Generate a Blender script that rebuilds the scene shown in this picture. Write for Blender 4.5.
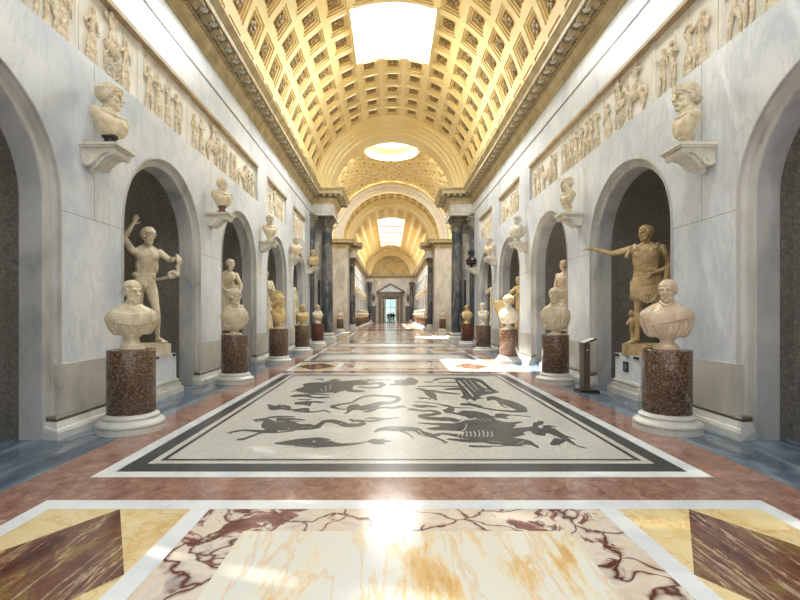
import bpy, bmesh, math, random
from math import pi, sin, cos, sqrt, radians as R
from mathutils import Vector, Matrix, Euler
S = bpy.context.scene
for o in list(bpy.data.objects): bpy.data.objects.remove(o)
COL = S.collection
# ---------------------------------------------------------------- camera, light, exposure
CX, CZ, F = -0.11, 1.5, 450.0
VX, VY = 390.0, 313.5
cd = bpy.data.cameras.new('camera'); cam = bpy.data.objects.new('camera', cd); COL.objects.link(cam)
cam.location = (CX, 0, CZ); cam.rotation_euler = (R(90), 0, 0)
cd.sensor_width = 36; cd.lens = F/800*36; cd.shift_x = (400-VX)/800; cd.shift_y = (VY-300)/800
cd.clip_start = .05; cd.clip_end = 400
S.camera = cam
S.view_settings.view_transform = 'Standard'; S.view_settings.look = 'None'
S.view_settings.gamma = 1; S.view_settings.use_curve_mapping = False
S.view_settings.exposure = 0.24
w = bpy.data.worlds.new('sky'); S.world = w; w.use_nodes = True
w.node_tree.nodes['Background'].inputs[0].default_value = (.93, .97, 1.0, 1)
w.node_tree.nodes['Background'].inputs[1].default_value = 1.2
def sun():
    l = bpy.data.lights.new('sun', 'SUN'); l.energy = 34; l.angle = R(.8); l.color = (1, .96, .88)
    o = bpy.data.objects.new('sun', l); COL.objects.link(o)
    o.rotation_euler = Vector((2.85, -3.2, -11.8)).to_track_quat('-Z', 'Y').to_euler(); o.location = (0, 16, 30)
sun()
def area(name, x, y, z, sx, sy, p, col=(.94, .97, 1.0), down=True, target=None):
    l = bpy.data.lights.new(name, 'AREA'); l.shape = 'RECTANGLE'; l.size = sx; l.size_y = sy; l.energy = p; l.color = col
    o = bpy.data.objects.new(name, l); COL.objects.link(o); o.location = (x, y, z)
    return o
area('skylight_daylight', 0, 3.2, 11.95, 2.8, 3.4, 520)  # fill lamp at an unseen skylight added to brighten the near bays
area('skylight_daylight', 0, 16.6, 11.95, 2.8, 3.4, 1150)
area('oculus_daylight', 0, 32, 13.4, 3.4, 3.4, 1000)
area('skylight_daylight', 0, 57.3, 12.0, 2.8, 18.5, 2600)

# ---------------------------------------------------------------- helpers
def tag(o, label=None, cat=None, group=None, kind=None):
    if label: o['label'] = label
    if cat: o['category'] = cat
    if group: o['group'] = group
    if kind: o['kind'] = kind
    return o
def empty(name, loc=(0, 0, 0), rz=0, label=None, cat=None, group=None, kind=None, sc=1):
    o = bpy.data.objects.new(name, None); COL.objects.link(o); o.location = loc; o.rotation_euler = (0, 0, rz)
    o.scale = (sc, sc, sc); o.empty_display_size = .2
    return tag(o, label, cat, group, kind)
def link(name, me, mats, parent=None, loc=None, rz=0):
    for m in (mats if isinstance(mats, (list, tuple)) else [mats]):
        if m.name not in [x.name for x in me.materials if x]: me.materials.append(m)
    o = bpy.data.objects.new(name, me); COL.objects.link(o)
    if parent: o.parent = parent
    if loc: o.location = loc
    if rz: o.rotation_euler = (0, 0, rz)
    return o
def mesh(name, V, Fc, mats, parent=None, smooth=False, idx=None, loc=None, fix=True, kind=None):
    me = bpy.data.meshes.new(name); me.from_pydata([tuple(v) for v in V], [], [tuple(f) for f in Fc]); me.update()
    if fix:
        bm = bmesh.new(); bm.from_mesh(me); bmesh.ops.recalc_face_normals(bm, faces=bm.faces[:]); bm.to_mesh(me); bm.free()
    ms = mats if isinstance(mats, (list, tuple)) else [mats]
    for m in ms: me.materials.append(m)
    if idx: me.polygons.foreach_set('material_index', idx)
    if smooth: me.polygons.foreach_set('use_smooth', [True]*len(me.polygons))
    o = bpy.data.objects.new(name, me); COL.objects.link(o)
    if parent: o.parent = parent
    if loc: o.location = loc
    if kind: o['kind'] = kind
    return o
def cr(Q, n=3):
    """Catmull-Rom refinement of a list of number tuples"""
    if len(Q) < 3: return Q
    out = []
    for i in range(len(Q)-1):
        p0, p1, p2, p3 = Q[max(i-1, 0)], Q[i], Q[i+1], Q[min(i+2, len(Q)-1)]
        for k in range(n):
            t = k/n; out.append(tuple(.5*(2*b+(c-a)*t+(2*a-5*b+4*c-d)*t*t+(3*b-a-3*c+d)*t**3) for a, b, c, d in zip(p0, p1, p2, p3)))
    out.append(tuple(Q[-1])); return out
class MB:
    """collects primitives"""
    def __init__(s): s.V = []; s.F = []; s.I = []; s.mi = 0
    def add(s, V, Fc):
        n = len(s.V); s.V += [tuple(v) for v in V]; s.F += [tuple(i+n for i in f) for f in Fc]; s.I += [s.mi]*len(Fc)
    def quad(s, a, b, c, d): s.add([a, b, c, d], [(0, 1, 2, 3)])
    def box(s, x0, x1, y0, y1, z0, z1):
        if x0 > x1: x0, x1 = x1, x0
        s.add([(x, y, z) for x in (x0, x1) for y in (y0, y1) for z in (z0, z1)],
              [(0, 1, 3, 2), (4, 6, 7, 5), (0, 4, 5, 1), (2, 3, 7, 6), (0, 2, 6, 4), (1, 5, 7, 3)])
    def ell(s, c, r, rot=(0, 0, 0), n=12, m=8):
        if not hasattr(r, '__len__'): r = (r, r, r)
        M = Euler(rot).to_matrix(); c = Vector(c); V = []; Fc = []
        V.append(c+M@Vector((0, 0, -r[2])))
        for j in range(1, m):
            p = -pi/2+pi*j/m
            for i in range(n):
                a = 2*pi*i/n; V.append(c+M@Vector((r[0]*cos(p)*cos(a), r[1]*cos(p)*sin(a), r[2]*sin(p))))
        V.append(c+M@Vector((0, 0, r[2]))); t = len(V)-1
        for i in range(n):
            k = (i+1) % n; Fc.append((0, 1+k, 1+i)); b = 1+(m-2)*n; Fc.append((t, b+i, b+k))
            for j in range(m-2): a = 1+j*n; Fc.append((a+i, a+k, a+n+k, a+n+i))
        s.add(V, Fc)
    def tube(s, P, rr, n=10, caps=True, flat=1.0, sub=4):
        """polyline tube with rounded ends; radii may vary"""
        if not hasattr(rr, '__len__'): rr = [rr]*len(P)
        if len(P) > 2 and sub > 1:
            Q = cr([(*p, r_) for p, r_ in zip(P, rr)], sub); P = [q[:3] for q in Q]; rr = [max(q[3], .002) for q in Q]
        P = [Vector(p) for p in P]
        V = []; Fc = []; prev = None
        for i, p in enumerate(P):
            t = (P[min(i+1, len(P)-1)]-P[max(i-1, 0)]).normalized()
            if prev is None:
                u = t.cross(Vector((0, 0, 1)));
                if u.length < .1: u = t.cross(Vector((1, 0, 0)))
            else: u = prev-t*prev.dot(t)
            u.normalize(); prev = u; v = t.cross(u)
            for k in range(n):
                a = 2*pi*k/n; V.append(p+(u*cos(a)+v*sin(a)*flat)*rr[i])
        for i in range(len(P)-1):
            for k in range(n):
                q = (k+1) % n; Fc.append((i*n+k, i*n+q, (i+1)*n+q, (i+1)*n+k))
        Fc.append(tuple(range(n))[::-1]); b = (len(P)-1)*n; Fc.append(tuple(range(b, b+n)))
        s.add(V, Fc)
        if caps:
            s.ell(P[0], rr[0]*.99, n=n, m=6); s.ell(P[-1], rr[-1]*.99, n=n, m=6)
    def lathe(s, prof, c=(0, 0, 0), n=40, a0=0):
        V = []; Fc = []
        for r, z in prof:
            for k in range(n): a = 2*pi*k/n+a0; V.append((c[0]+r*cos(a), c[1]+r*sin(a), c[2]+z))
        for i in range(len(prof)-1):
            for k in range(n): q = (k+1) % n; Fc.append((i*n+k, i*n+q, (i+1)*n+q, (i+1)*n+k))
        Fc.append(tuple(range(n))[::-1]); b = (len(prof)-1)*n; Fc.append(tuple(range(b, b+n)))
        s.add(V, Fc)
    def loft(s, secs, n=48, folds=0, amp=0, tw=0, ph=0, pw=2.0, sub=3):
        """stack of super-elliptic sections (x,y,z,rx,ry[,amp]); folds ripple the outline"""
        V = []; Fc = []
        if sub > 1: secs = cr([tuple(q[:5])+((q[5] if len(q) > 5 else amp),) for q in secs], sub); tw = tw/sub
        for j, q in enumerate(secs):
            x, y, z, rx, ry = q[:5]; am = q[5] if len(q) > 5 else amp
            for k in range(n):
                a = 2*pi*k/n; ca, sa = cos(a), sin(a)
                m = (abs(ca)**pw+abs(sa)**pw)**(-1/pw)
                f = 1+am*(sin(folds*a+ph+tw*j)+.5*sin(folds*1.7*a+2+ph-tw*1.3*j))/1.5
                V.append((x+rx*ca*m*f, y+ry*sa*m*f, z))
        for i in range(len(secs)-1):
            for k in range(n): q = (k+1) % n; Fc.append((i*n+k, i*n+q, (i+1)*n+q, (i+1)*n+k))
        Fc.append(tuple(range(n))[::-1]); b = (len(secs)-1)*n; Fc.append(tuple(range(b, b+n)))
        s.add(V, Fc)
    def xf(s, M, start=0):
        for i in range(start, len(s.V)): s.V[i] = tuple(M@Vector(s.V[i]))
    def build(s, name, mats, parent=None, smooth=False, **k):
        return mesh(name, s.V, s.F, mats, parent, smooth, s.I if isinstance(mats, (list, tuple)) and len(mats) > 1 else None, **k)
    def sculpt(s, name, mat, parent, vox=.01, it=3):
        """fuse all primitives into ONE continuous carved surface"""
        me = bpy.data.meshes.new(name); me.from_pydata(s.V, [], s.F); me.update()
        bm = bmesh.new(); bm.from_mesh(me)
        bmesh.ops.recalc_face_normals(bm, faces=bm.faces[:]); bm.to_mesh(me); bm.free()
        o = bpy.data.objects.new(name, me); COL.objects.link(o)
        r = o.modifiers.new('r', 'REMESH'); r.mode = 'VOXEL'; r.voxel_size = vox; r.adaptivity = 0
        sm = o.modifiers.new('s', 'SMOOTH'); sm.factor = .5; sm.iterations = it
        dg = bpy.context.evaluated_depsgraph_get()
        m2 = bpy.data.meshes.new_from_object(o.evaluated_get(dg))
        o.modifiers.clear(); o.data = m2; bpy.data.meshes.remove(me); m2.name = name
        m2.materials.clear(); m2.materials.append(mat)
        m2.polygons.foreach_set('use_smooth', [True]*len(m2.polygons))
        if parent: o.parent = parent
        return o
def copy_tree(o, loc=None, rz=None, parent=None, label=None, group=None, sc=None):
    c = o.copy(); COL.objects.link(c)
    if parent: c.parent = parent
    for ch in o.children: copy_tree(ch, parent=c)
    if loc is not None: c.location = loc
    if rz is not None: c.rotation_euler = (0, 0, rz)
    if sc is not None: c.scale = (sc, sc, sc)
    if label: c['label'] = label
    if group: c['group'] = group
    return c
# ---------------------------------------------------------------- materials
def mat(name, fn, rough=.5, spec=.5, bump=None, metal=0):
    m = bpy.data.materials.new(name); m.use_nodes = True; nt = m.node_tree; N = nt.nodes; L = nt.links
    b = N['Principled BSDF']; b.inputs['Roughness'].default_value = rough
    b.inputs['Specular IOR Level'].default_value = spec; b.inputs['Metallic'].default_value = metal
    tc = N.new('ShaderNodeTexCoord')
    class H: pass
    h = H(); h.nt = nt; h.b = b
    def mp(scale=(1, 1, 1), rot=(0, 0, 0), src='Object'):
        q = N.new('ShaderNodeMapping'); q.inputs['Scale'].default_value = scale; q.inputs['Rotation'].default_value = rot
        L.new(tc.outputs[src], q.inputs[0]); return q.outputs[0]
    def noise(v, sc, det=4, dist=0, rg=.5):
        q = N.new('ShaderNodeTexNoise'); q.inputs['Scale'].default_value = sc; q.inputs['Detail'].default_value = det
        q.inputs['Distortion'].default_value = dist; q.inputs['Roughness'].default_value = rg; L.new(v, q.inputs['Vector']); return q.outputs['Fac']
    def vor(v, sc, feat='F1', out='Distance', rnd=1):
        q = N.new('ShaderNodeTexVoronoi'); q.feature = feat; q.inputs['Scale'].default_value = sc
        q.inputs['Randomness'].default_value = rnd; L.new(v, q.inputs['Vector']); return q.outputs[out]
    def wave(v, sc, dist=3, det=3, ds=1.5):
        q = N.new('ShaderNodeTexWave'); q.inputs['Scale'].default_value = sc; q.inputs['Distortion'].default_value = dist
        q.inputs['Detail'].default_value = det; q.inputs['Detail Scale'].default_value = ds; L.new(v, q.inputs['Vector']); return q.outputs['Fac']
    def ramp(f, st):
        q = N.new('ShaderNodeValToRGB'); e = q.color_ramp.elements
        while len(e) < len(st): e.new(.5)
        for i, (p, c) in enumerate(st): e[i].position = p; e[i].color = (c[0], c[1], c[2], 1) if hasattr(c, '__len__') else (c, c, c, 1)
        L.new(f, q.inputs[0]); return q.outputs[0]
    def mix(f, a, b2, mode='MIX'):
        q = N.new('ShaderNodeMix'); q.data_type = 'RGBA'; q.blend_type = mode
        for s_, v in ((0, f), (6, a), (7, b2)):
            if hasattr(v, 'links'): L.new(v, q.inputs[s_])
            elif s_ == 0: q.inputs[0].default_value = v
            else: q.inputs[s_].default_value = (*v, 1)
        return q.outputs[2]
    def warp(v, sc, amt):
        q = N.new('ShaderNodeTexNoise'); q.inputs['Scale'].default_value = sc; q.inputs['Detail'].default_value = 3; L.new(v, q.inputs['Vector'])
        a = N.new('ShaderNodeVectorMath'); a.operation = 'SCALE'; L.new(q.outputs['Color'], a.inputs[0]); a.inputs['Scale'].default_value = amt
        d = N.new('ShaderNodeVectorMath'); d.operation = 'ADD'; L.new(v, d.inputs[0]); L.new(a.outputs[0], d.inputs[1]); return d.outputs[0]
    def bumpf(f, st, dist=.01):
        q = N.new('ShaderNodeBump'); q.inputs['Strength'].default_value = st; q.inputs['Distance'].default_value = dist
        L.new(f, q.inputs['Height']); L.new(q.outputs[0], b.inputs['Normal'])
    h.mp, h.noise, h.vor, h.wave, h.ramp, h.mix, h.warp, h.bump = mp, noise, vor, wave, ramp, mix, warp, bumpf
    c = fn(h)
    if hasattr(c, 'links'): L.new(c, b.inputs['Base Color'])
    else: b.inputs['Base Color'].default_value = (*c, 1)
    return m
def cs(r, g, b):   # sRGB 0-255 -> linear
    f = lambda c: (c/255/12.92) if c/255 <= .04045 else ((c/255+.055)/1.055)**2.4
    return (f(r), f(g), f(b))
M = {}
def f_wall(h):
    v = h.warp(h.mp((1, .55, .45), (.5, 0, 0)), .8, .8)
    a = h.ramp(h.noise(v, 1.1, 6, .6, .6), [(.3, cs(188, 196, 206)), (.48, cs(216, 221, 226)), (.7, cs(232, 234, 235))])
    d = h.ramp(h.noise(h.warp(h.mp((1, 1.6, .5), (.9, 0, 0)), 1.2, .9), 2.2, 8, .8, .6), [(.46, 0), (.5, 1), (.54, 0)])
    c = h.mix(h.mix(.35, (0, 0, 0), d), a, cs(168, 180, 196))
    slab = h.ramp(h.vor(h.mp((.01, .26, .3)), 1, out='Color', rnd=.6), [(0, .93), (1, 1)])
    return h.mix(1, c, slab, 'MULTIPLY')
M['wall'] = mat('wall_marble', f_wall, .38, .4)
def f_sur(c1, c2, c3):
    def f(h):
        v = h.warp(h.mp((1, 1, .5)), 1.3, .8)
        a = h.ramp(h.noise(v, 1.6, 6, .5, .6), [(.3, c1), (.5, c2), (.72, c3)])
        return a
    return f
M['surround'] = mat('surround_marble', f_sur(cs(150, 148, 142), cs(186, 184, 178), cs(206, 204, 198)), .42)
M['reveal'] = mat('reveal_marble', f_sur(cs(138, 140, 140), cs(172, 173, 171), cs(192, 192, 188)), .42)
M['dado'] = mat('dado_marble', f_sur(cs(150, 148, 140), cs(184, 180, 170), cs(202, 198, 188)), .35)
M['pier'] = mat('pier_marble', f_sur(cs(168, 160, 150), cs(200, 194, 184), cs(220, 215, 206)), .35)
M['base'] = mat('base_marble', f_sur(cs(170, 170, 164), cs(206, 205, 198), cs(226, 224, 218)), .35)
M['ledge'] = mat('ledge_stone', f_sur(cs(84, 78, 66), cs(108, 100, 84), cs(128, 120, 104)), .4)
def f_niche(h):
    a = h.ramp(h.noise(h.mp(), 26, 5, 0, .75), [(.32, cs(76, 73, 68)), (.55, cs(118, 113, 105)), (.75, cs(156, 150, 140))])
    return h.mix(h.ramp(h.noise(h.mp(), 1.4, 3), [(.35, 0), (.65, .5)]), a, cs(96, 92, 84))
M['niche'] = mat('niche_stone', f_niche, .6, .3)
M['white'] = mat('white_marble', f_sur(cs(206, 212, 220), cs(228, 232, 236), cs(240, 241, 241)), .17, .5)
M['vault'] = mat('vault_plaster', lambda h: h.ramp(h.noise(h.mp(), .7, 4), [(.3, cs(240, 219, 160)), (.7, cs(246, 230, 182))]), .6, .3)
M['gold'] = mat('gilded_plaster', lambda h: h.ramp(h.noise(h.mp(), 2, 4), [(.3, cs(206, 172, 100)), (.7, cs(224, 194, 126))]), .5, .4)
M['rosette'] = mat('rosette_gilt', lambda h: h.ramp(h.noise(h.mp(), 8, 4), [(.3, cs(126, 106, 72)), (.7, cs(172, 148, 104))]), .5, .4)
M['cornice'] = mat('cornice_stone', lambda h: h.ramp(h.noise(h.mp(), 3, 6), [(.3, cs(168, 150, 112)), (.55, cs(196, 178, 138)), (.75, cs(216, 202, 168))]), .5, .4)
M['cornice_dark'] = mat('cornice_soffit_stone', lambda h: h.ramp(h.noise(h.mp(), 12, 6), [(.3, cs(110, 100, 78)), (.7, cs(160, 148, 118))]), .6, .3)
M['capital'] = mat('weathered_capital_stone', lambda h: h.ramp(h.noise(h.mp(), 9, 6, 0, .7), [(.3, cs(88, 80, 68)), (.55, cs(132, 122, 104)), (.75, cs(176, 166, 146))]), .6, .3)
M['ochre'] = mat('ochre_frame', lambda h: h.ramp(h.noise(h.mp(), 4, 5), [(.3, cs(158, 134, 98)), (.7, cs(190, 168, 130))]), .5, .4)
M['relief'] = mat('relief_plaster', lambda h: h.ramp(h.noise(h.mp(), 3, 5), [(.3, cs(228, 222, 208)), (.7, cs(240, 237, 228))]), .6, .3)
M['relief_fig'] = mat('relief_figures', lambda h: h.ramp(h.noise(h.mp(), 14, 6, 0, .7), [(.34, cs(178, 152, 114)), (.48, cs(216, 200, 170)), (.66, cs(240, 232, 214))]), .6, .3)
def f_gran(c1, c2, c3):
    def f(h):
        a = h.ramp(h.vor(h.mp(), 45, out='Distance'), [(.1, c1), (.45, c2), (.8, c3)])
        return h.mix(h.ramp(h.noise(h.mp(), 30, 5, 0, .8), [(.44, 0), (.6, 1)]), a, c1)
    return f
M['granite'] = mat('red_granite', f_gran(cs(66, 46, 34), cs(118, 92, 72), cs(160, 134, 112)), .22, .5)
M['granite2'] = mat('porphyry', f_gran(cs(70, 34, 26), cs(112, 62, 46), cs(140, 90, 70)), .22, .5)
def f_stat(c1, c2, c3, st):
    def f(h):
        a = h.ramp(h.noise(h.warp(h.mp(), 3, .3), 3.5, 7, .3, .65), [(.3, c1), (.5, c2), (.7, c3)])
        d = h.ramp(h.noise(h.mp((1, 1, .4)), 9, 6, .4, .7), [(.5, 0), (.68, st)])
        h.bump(h.noise(h.mp(), 40, 4), .12, .004)
        return h.mix(d, a, tuple(x*.55 for x in c1))
    return f
M['marble'] = mat('aged_marble', f_stat(cs(190, 172, 140), cs(220, 205, 174), cs(236, 226, 202), .4), .45, .4)
M['marble_tan'] = mat('tan_marble', f_stat(cs(166, 136, 92), cs(200, 172, 126), cs(224, 202, 160), .7), .42, .4)
M['marble_pink'] = mat('pinkish_marble', f_stat(cs(194, 168, 140), cs(216, 194, 166), cs(230, 214, 190), .3), .45, .4)
M['marble_white'] = mat('pale_marble', f_stat(cs(196, 188, 168), cs(218, 212, 196), cs(232, 228, 216), .3), .45, .4)
M['marble_gold'] = mat('honey_marble', f_stat(cs(188, 156, 98), cs(210, 182, 126), cs(230, 208, 160), .3), .4, .4)
M['black'] = mat('black_marble', f_stat(cs(30, 28, 26), cs(44, 42, 40), cs(60, 58, 54), .1), .25, .5)
M['redsocle'] = mat('red_marble', f_sur(cs(84, 46, 40), cs(108, 66, 56), cs(130, 88, 76)), .3)
M['darkmetal'] = mat('brown_metal', lambda h: h.ramp(h.noise(h.mp(), 20, 2), [(.3, cs(84, 70, 60)), (.7, cs(96, 80, 68))]), .4, .5)
M['blackplastic'] = mat('black_plastic', lambda h: h.ramp(h.noise(h.mp(), 30, 2), [(.3, cs(24, 24, 26)), (.7, cs(34, 34, 36))]), .4)
M['paper'] = mat('printed_panel', lambda h: h.ramp(h.wave(h.mp((1, 1, 1)), 14, 0), [(.4, cs(210, 212, 212)), (.8, cs(228, 230, 230))]), .3)
# floor marbles
def f_breccia(h):
    v = h.warp(h.mp(), 1.3, .9)
    v = h.warp(v, 7, .12)
    e = h.ramp(h.vor(v, 2.3, 'DISTANCE_TO_EDGE'), [(.008, 1), (.03, .3), (.06, 0)])
    n = h.ramp(h.noise(v, 1.6, 9, .8, .7), [(.53, 0), (.56, 1)])
    a = h.ramp(h.noise(h.warp(h.mp(), 2, .6), 3.5, 6, .4, .6), [(.35, cs(214, 196, 176)), (.55, cs(226, 214, 200)), (.7, cs(190, 178, 176))])
    c = h.mix(n, a, h.ramp(h.noise(v, 9, 6), [(.35, cs(92, 44, 36)), (.6, cs(140, 84, 70)), (.75, cs(200, 176, 156))]))
    return h.mix(e, c, cs(96, 52, 42))
M['breccia'] = mat('breccia_marble', f_breccia, .15)
def f_purple(rz):
    def f(h):
        v = h.warp(h.mp((1.3, .6, 1), (0, 0, rz)), 4.5, .35)
        n = h.noise(v, 3.4, 12, .5, .75)
        a = h.ramp(n, [(.28, cs(56, 32, 26)), (.44, cs(96, 60, 50)), (.55, cs(116, 80, 62)), (.61, cs(138, 116, 64)), (.66, cs(112, 72, 60)), (.73, cs(216, 204, 184))])
        e = h.ramp(h.noise(h.warp(h.mp((2.2, .16, 1), (0, 0, rz)), 5, .22), 3.6, 8, .4, .6), [(.485, 0), (.5, 1), (.515, 0)])
        return h.mix(h.mix(.8, (0, 0, 0), e), a, cs(214, 190, 160))
    return f
M['purple_l'] = mat('purple_veined_marble', f_purple(R(40)), .14)
M['purple_r'] = mat('purple_veined_marble_mirrored', f_purple(R(-52)), .14)
def f_yel(c1, c2, c3):
    def f(h):
        v = h.warp(h.mp(), 1.5, .7)
        a = h.ramp(h.noise(v, 1.8, 6, .6, .6), [(.3, c1), (.5, c2), (.7, c3)])
        e = h.ramp(h.noise(h.warp(h.mp(), 2, .8), 2.4, 5, .8, .55), [(.47, 0), (.5, 1), (.53, 0)])
        return h.mix(h.mix(.5, (0, 0, 0), e), a, cs(204, 146, 70))
    return f
M['yellow'] = mat('siena_marble', f_yel(cs(210, 176, 118), cs(224, 204, 156), cs(232, 220, 184)), .14)
M['yellow_pale'] = mat('pale_siena_marble', f_yel(cs(222, 196, 136), cs(232, 212, 162), cs(238, 224, 184)), .14)
def f_onyx(h):
    v = h.warp(h.mp((1.7, .5, 1), (0, 0, R(-48))), 2.6, .28)
    a = h.ramp(h.noise(v, 2.2, 10, .25, .66), [(.33, cs(214, 170, 108)), (.41, cs(228, 204, 158)), (.47, cs(230, 226, 212)), (.66, cs(222, 226, 226)), (.74, cs(220, 196, 154))])
    e = h.ramp(h.noise(h.warp(h.mp((1.6, .3, 1), (0, 0, R(-62))), 3, .25), 2.4, 7, .2, .6), [(.47, 0), (.5, 1), (.53, 0)])
    return h.mix(h.mix(.45, (0, 0, 0), e), a, cs(224, 168, 76))
M['onyx'] = mat('golden_onyx', f_onyx, .15)
def f_red(h):
    v = h.warp(h.mp((1, .8, 1)), 6, .3)
    a = h.ramp(h.noise(v, 8, 12, .5, .8), [(.3, cs(104, 72, 62)), (.45, cs(140, 104, 92)), (.58, cs(166, 130, 117)), (.72, cs(198, 172, 160))])
    return h.mix(h.ramp(h.noise(h.mp(), 2.2, 4), [(.62, 0), (.72, .3)]), a, cs(184, 128, 84))
M['red'] = mat('red_band_marble', f_red, .15)
def f_blue(h):
    a = h.ramp(h.noise(h.warp(h.mp((1.0, .22, 1), (0, 0, R(-8))), 2, .3), 4, 8, .4, .65), [(.3, cs(62, 76, 92)), (.48, cs(92, 108, 126)), (.6, cs(128, 144, 160)), (.75, cs(176, 188, 198))])
    return a
M['blue'] = mat('grey_blue_marble', f_blue, .12)
def f_tess(c1, c2, c3, sc=95):
    def f(h):
        e = h.ramp(h.vor(h.mp(), sc, 'DISTANCE_TO_EDGE', rnd=.6), [(.02, 0), (.14, 1)])
        a = h.ramp(h.vor(h.mp(), sc, out='Color', rnd=.6), [(.1, c1), (.5, c2), (.9, c3)])
        b = h.ramp(h.noise(h.mp(), 1.6, 4), [(.3, .9), (.7, 1.0)])
        return h.mix(1, h.mix(e, tuple(x*.6 for x in c1), a), b, 'MULTIPLY')
    return f
M['mos_white'] = mat('white_tesserae', f_tess(cs(196, 194, 186), cs(220, 218, 211), cs(234, 233, 228)), .32, .4)
M['mos_black'] = mat('black_tesserae', f_tess(cs(52, 56, 58), cs(76, 80, 82), cs(104, 108, 108)), .3, .4)
def f_col(h):
    v = h.warp(h.mp((1, 1, .35), (.5, .3, 0)), 1.4, 1.2)
    return h.ramp(h.noise(v, 1.6, 7, .8, .6), [(.34, cs(48, 52, 58)), (.47, cs(84, 86, 90)), (.55, cs(128, 126, 118)), (.62, cs(92, 92, 92)), (.75, cs(176, 168, 148))])
M['column'] = mat('dark_variegated_marble', f_col, .2)
M['portal'] = mat('portal_stone', f_sur(cs(92, 78, 64), cs(120, 104, 86), cs(142, 126, 106)), .5)
M['wood'] = mat('dark_wood', f_sur(cs(54, 34, 24), cs(72, 46, 32), cs(90, 60, 42)), .4)
M['fresco'] = mat('lunette_fresco', lambda h: h.ramp(h.noise(h.warp(h.mp(), 1, .6), 1.4, 6, .5), [(.35, cs(176, 150, 96)), (.5, cs(206, 178, 112)), (.65, cs(160, 150, 124))]), .6)
M['cloth'] = mat('dark_clothes', lambda h: h.ramp(h.noise(h.mp(), 9, 2), [(.3, cs(28, 28, 32)), (.7, cs(44, 42, 46))]), .8)
M['cloth2'] = mat('grey_clothes', lambda h: h.ramp(h.noise(h.mp(), 9, 2), [(.3, cs(70, 66, 66)), (.7, cs(92, 86, 84))]), .8)
M['skin'] = mat('skin', lambda h: h.ramp(h.noise(h.mp(), 9, 2), [(.3, cs(186, 140, 112)), (.7, cs(204, 160, 132))]), .6)
def glass():
    m = bpy.data.materials.new('clear_glass'); m.use_nodes = True; N = m.node_tree.nodes; L = m.node_tree.links
    N.remove(N['Principled BSDF']); t = N.new('ShaderNodeBsdfTransparent'); g = N.new('ShaderNodeBsdfGlossy'); x = N.new('ShaderNodeMixShader')
    t.inputs[0].default_value = (.95, .97, .97, 1); g.inputs['Roughness'].default_value = .05; x.inputs[0].default_value = .06
    L.new(t.outputs[0], x.inputs[1]); L.new(g.outputs[0], x.inputs[2]); L.new(x.outputs[0], N['Material Output'].inputs[0]); return m
M['glass'] = glass()
def emis(name, c, s):
    m = bpy.data.materials.new(name); m.use_nodes = True; b = m.node_tree.nodes['Principled BSDF']
    b.inputs['Base Color'].default_value = (*c, 1); b.inputs['Emission Color'].default_value = (*c, 1); b.inputs['Emission Strength'].default_value = s; return m
M['steel'] = mat('grey_glazing_bar', lambda h: h.ramp(h.noise(h.mp(), 9, 2), [(.3, cs(120, 118, 110)), (.7, cs(150, 146, 136))]), .5)
# ================================================================= FLOOR
W = 4.15
def flat(mb, pts, z): mb.add([(x, y, z) for x, y in pts], [tuple(range(len(pts)))])
def rect(mb, x0, x1, y0, y1, z): flat(mb, [(x0, y0), (x1, y0), (x1, y1), (x0, y1)], z)
def frame(mb, X, y0, y1, t, z, ty=None):
    ty = ty or t
    rect(mb, -X, X, y0, y0+ty, z); rect(mb, -X, X, y1-ty, y1, z)
    rect(mb, -X, -X+t, y0+ty, y1-ty, z); rect(mb, X-t, X, y0+ty, y1-ty, z)
m = MB(); m.box(-7.2, 7.2, -3, 76, -.2, 0)
floor = m.build('floor', M['blue'], kind='structure')
m = MB(); rect(m, -3.37, 3.37, -3, 75, .001); m.build('red_marble_field', M['red'], floor)
def panel(y0, y1, near=False):
    """marble carpet: white frame, two lozenge squares, long centre slab"""
    X, t = 2.86, .14; n = MB(); frame(n, X, y0, y1, t, .003, .165)
    for s in (-1, 1): rect(n, s*1.49, s*1.634, y0+.165, y1-.165, .003)
    n.build('white_marble_strip', M['white'], floor)
    a0, a1 = y0+.165, y1-.165; cy = (a0+a1)/2
    b = MB(); rect(b, -1.49, 1.49, a0, a1, .002); b.build('breccia_marble_slab', M['breccia'], floor)
    b = MB(); rect(b, -1.12, 1.12, a0+.35, a1-.35, .0035); b.build('golden_marble_slab', M['onyx'], floor)
    for s, pm, ym in ((-1, 'purple_l', 'yellow'), (1, 'purple_r', 'yellow_pale')):
        xa, xb = s*1.634, s*2.72; xc = (xa+xb)/2
        b = MB(); rect(b, xa, xb, a0, a1, .002); b.build('yellow_marble_slab', M[ym], floor)
        b = MB(); flat(b, [(xa, cy), (xc, a0), (xb, cy), (xc, a1)], .0035); b.build('purple_marble_lozenge', M[pm], floor)
for y0, y1 in ((1.55, 3.61), (11.75, 13.8), (17.2, 19.3), (23.0, 25.0), (44, 46), (51, 53), (58, 60), (65, 67)): panel(y0, y1)
def fl(px, py):
    Y = CZ*F/(py-VY); return (CX+(px-VX)*Y/F, Y)
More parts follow.
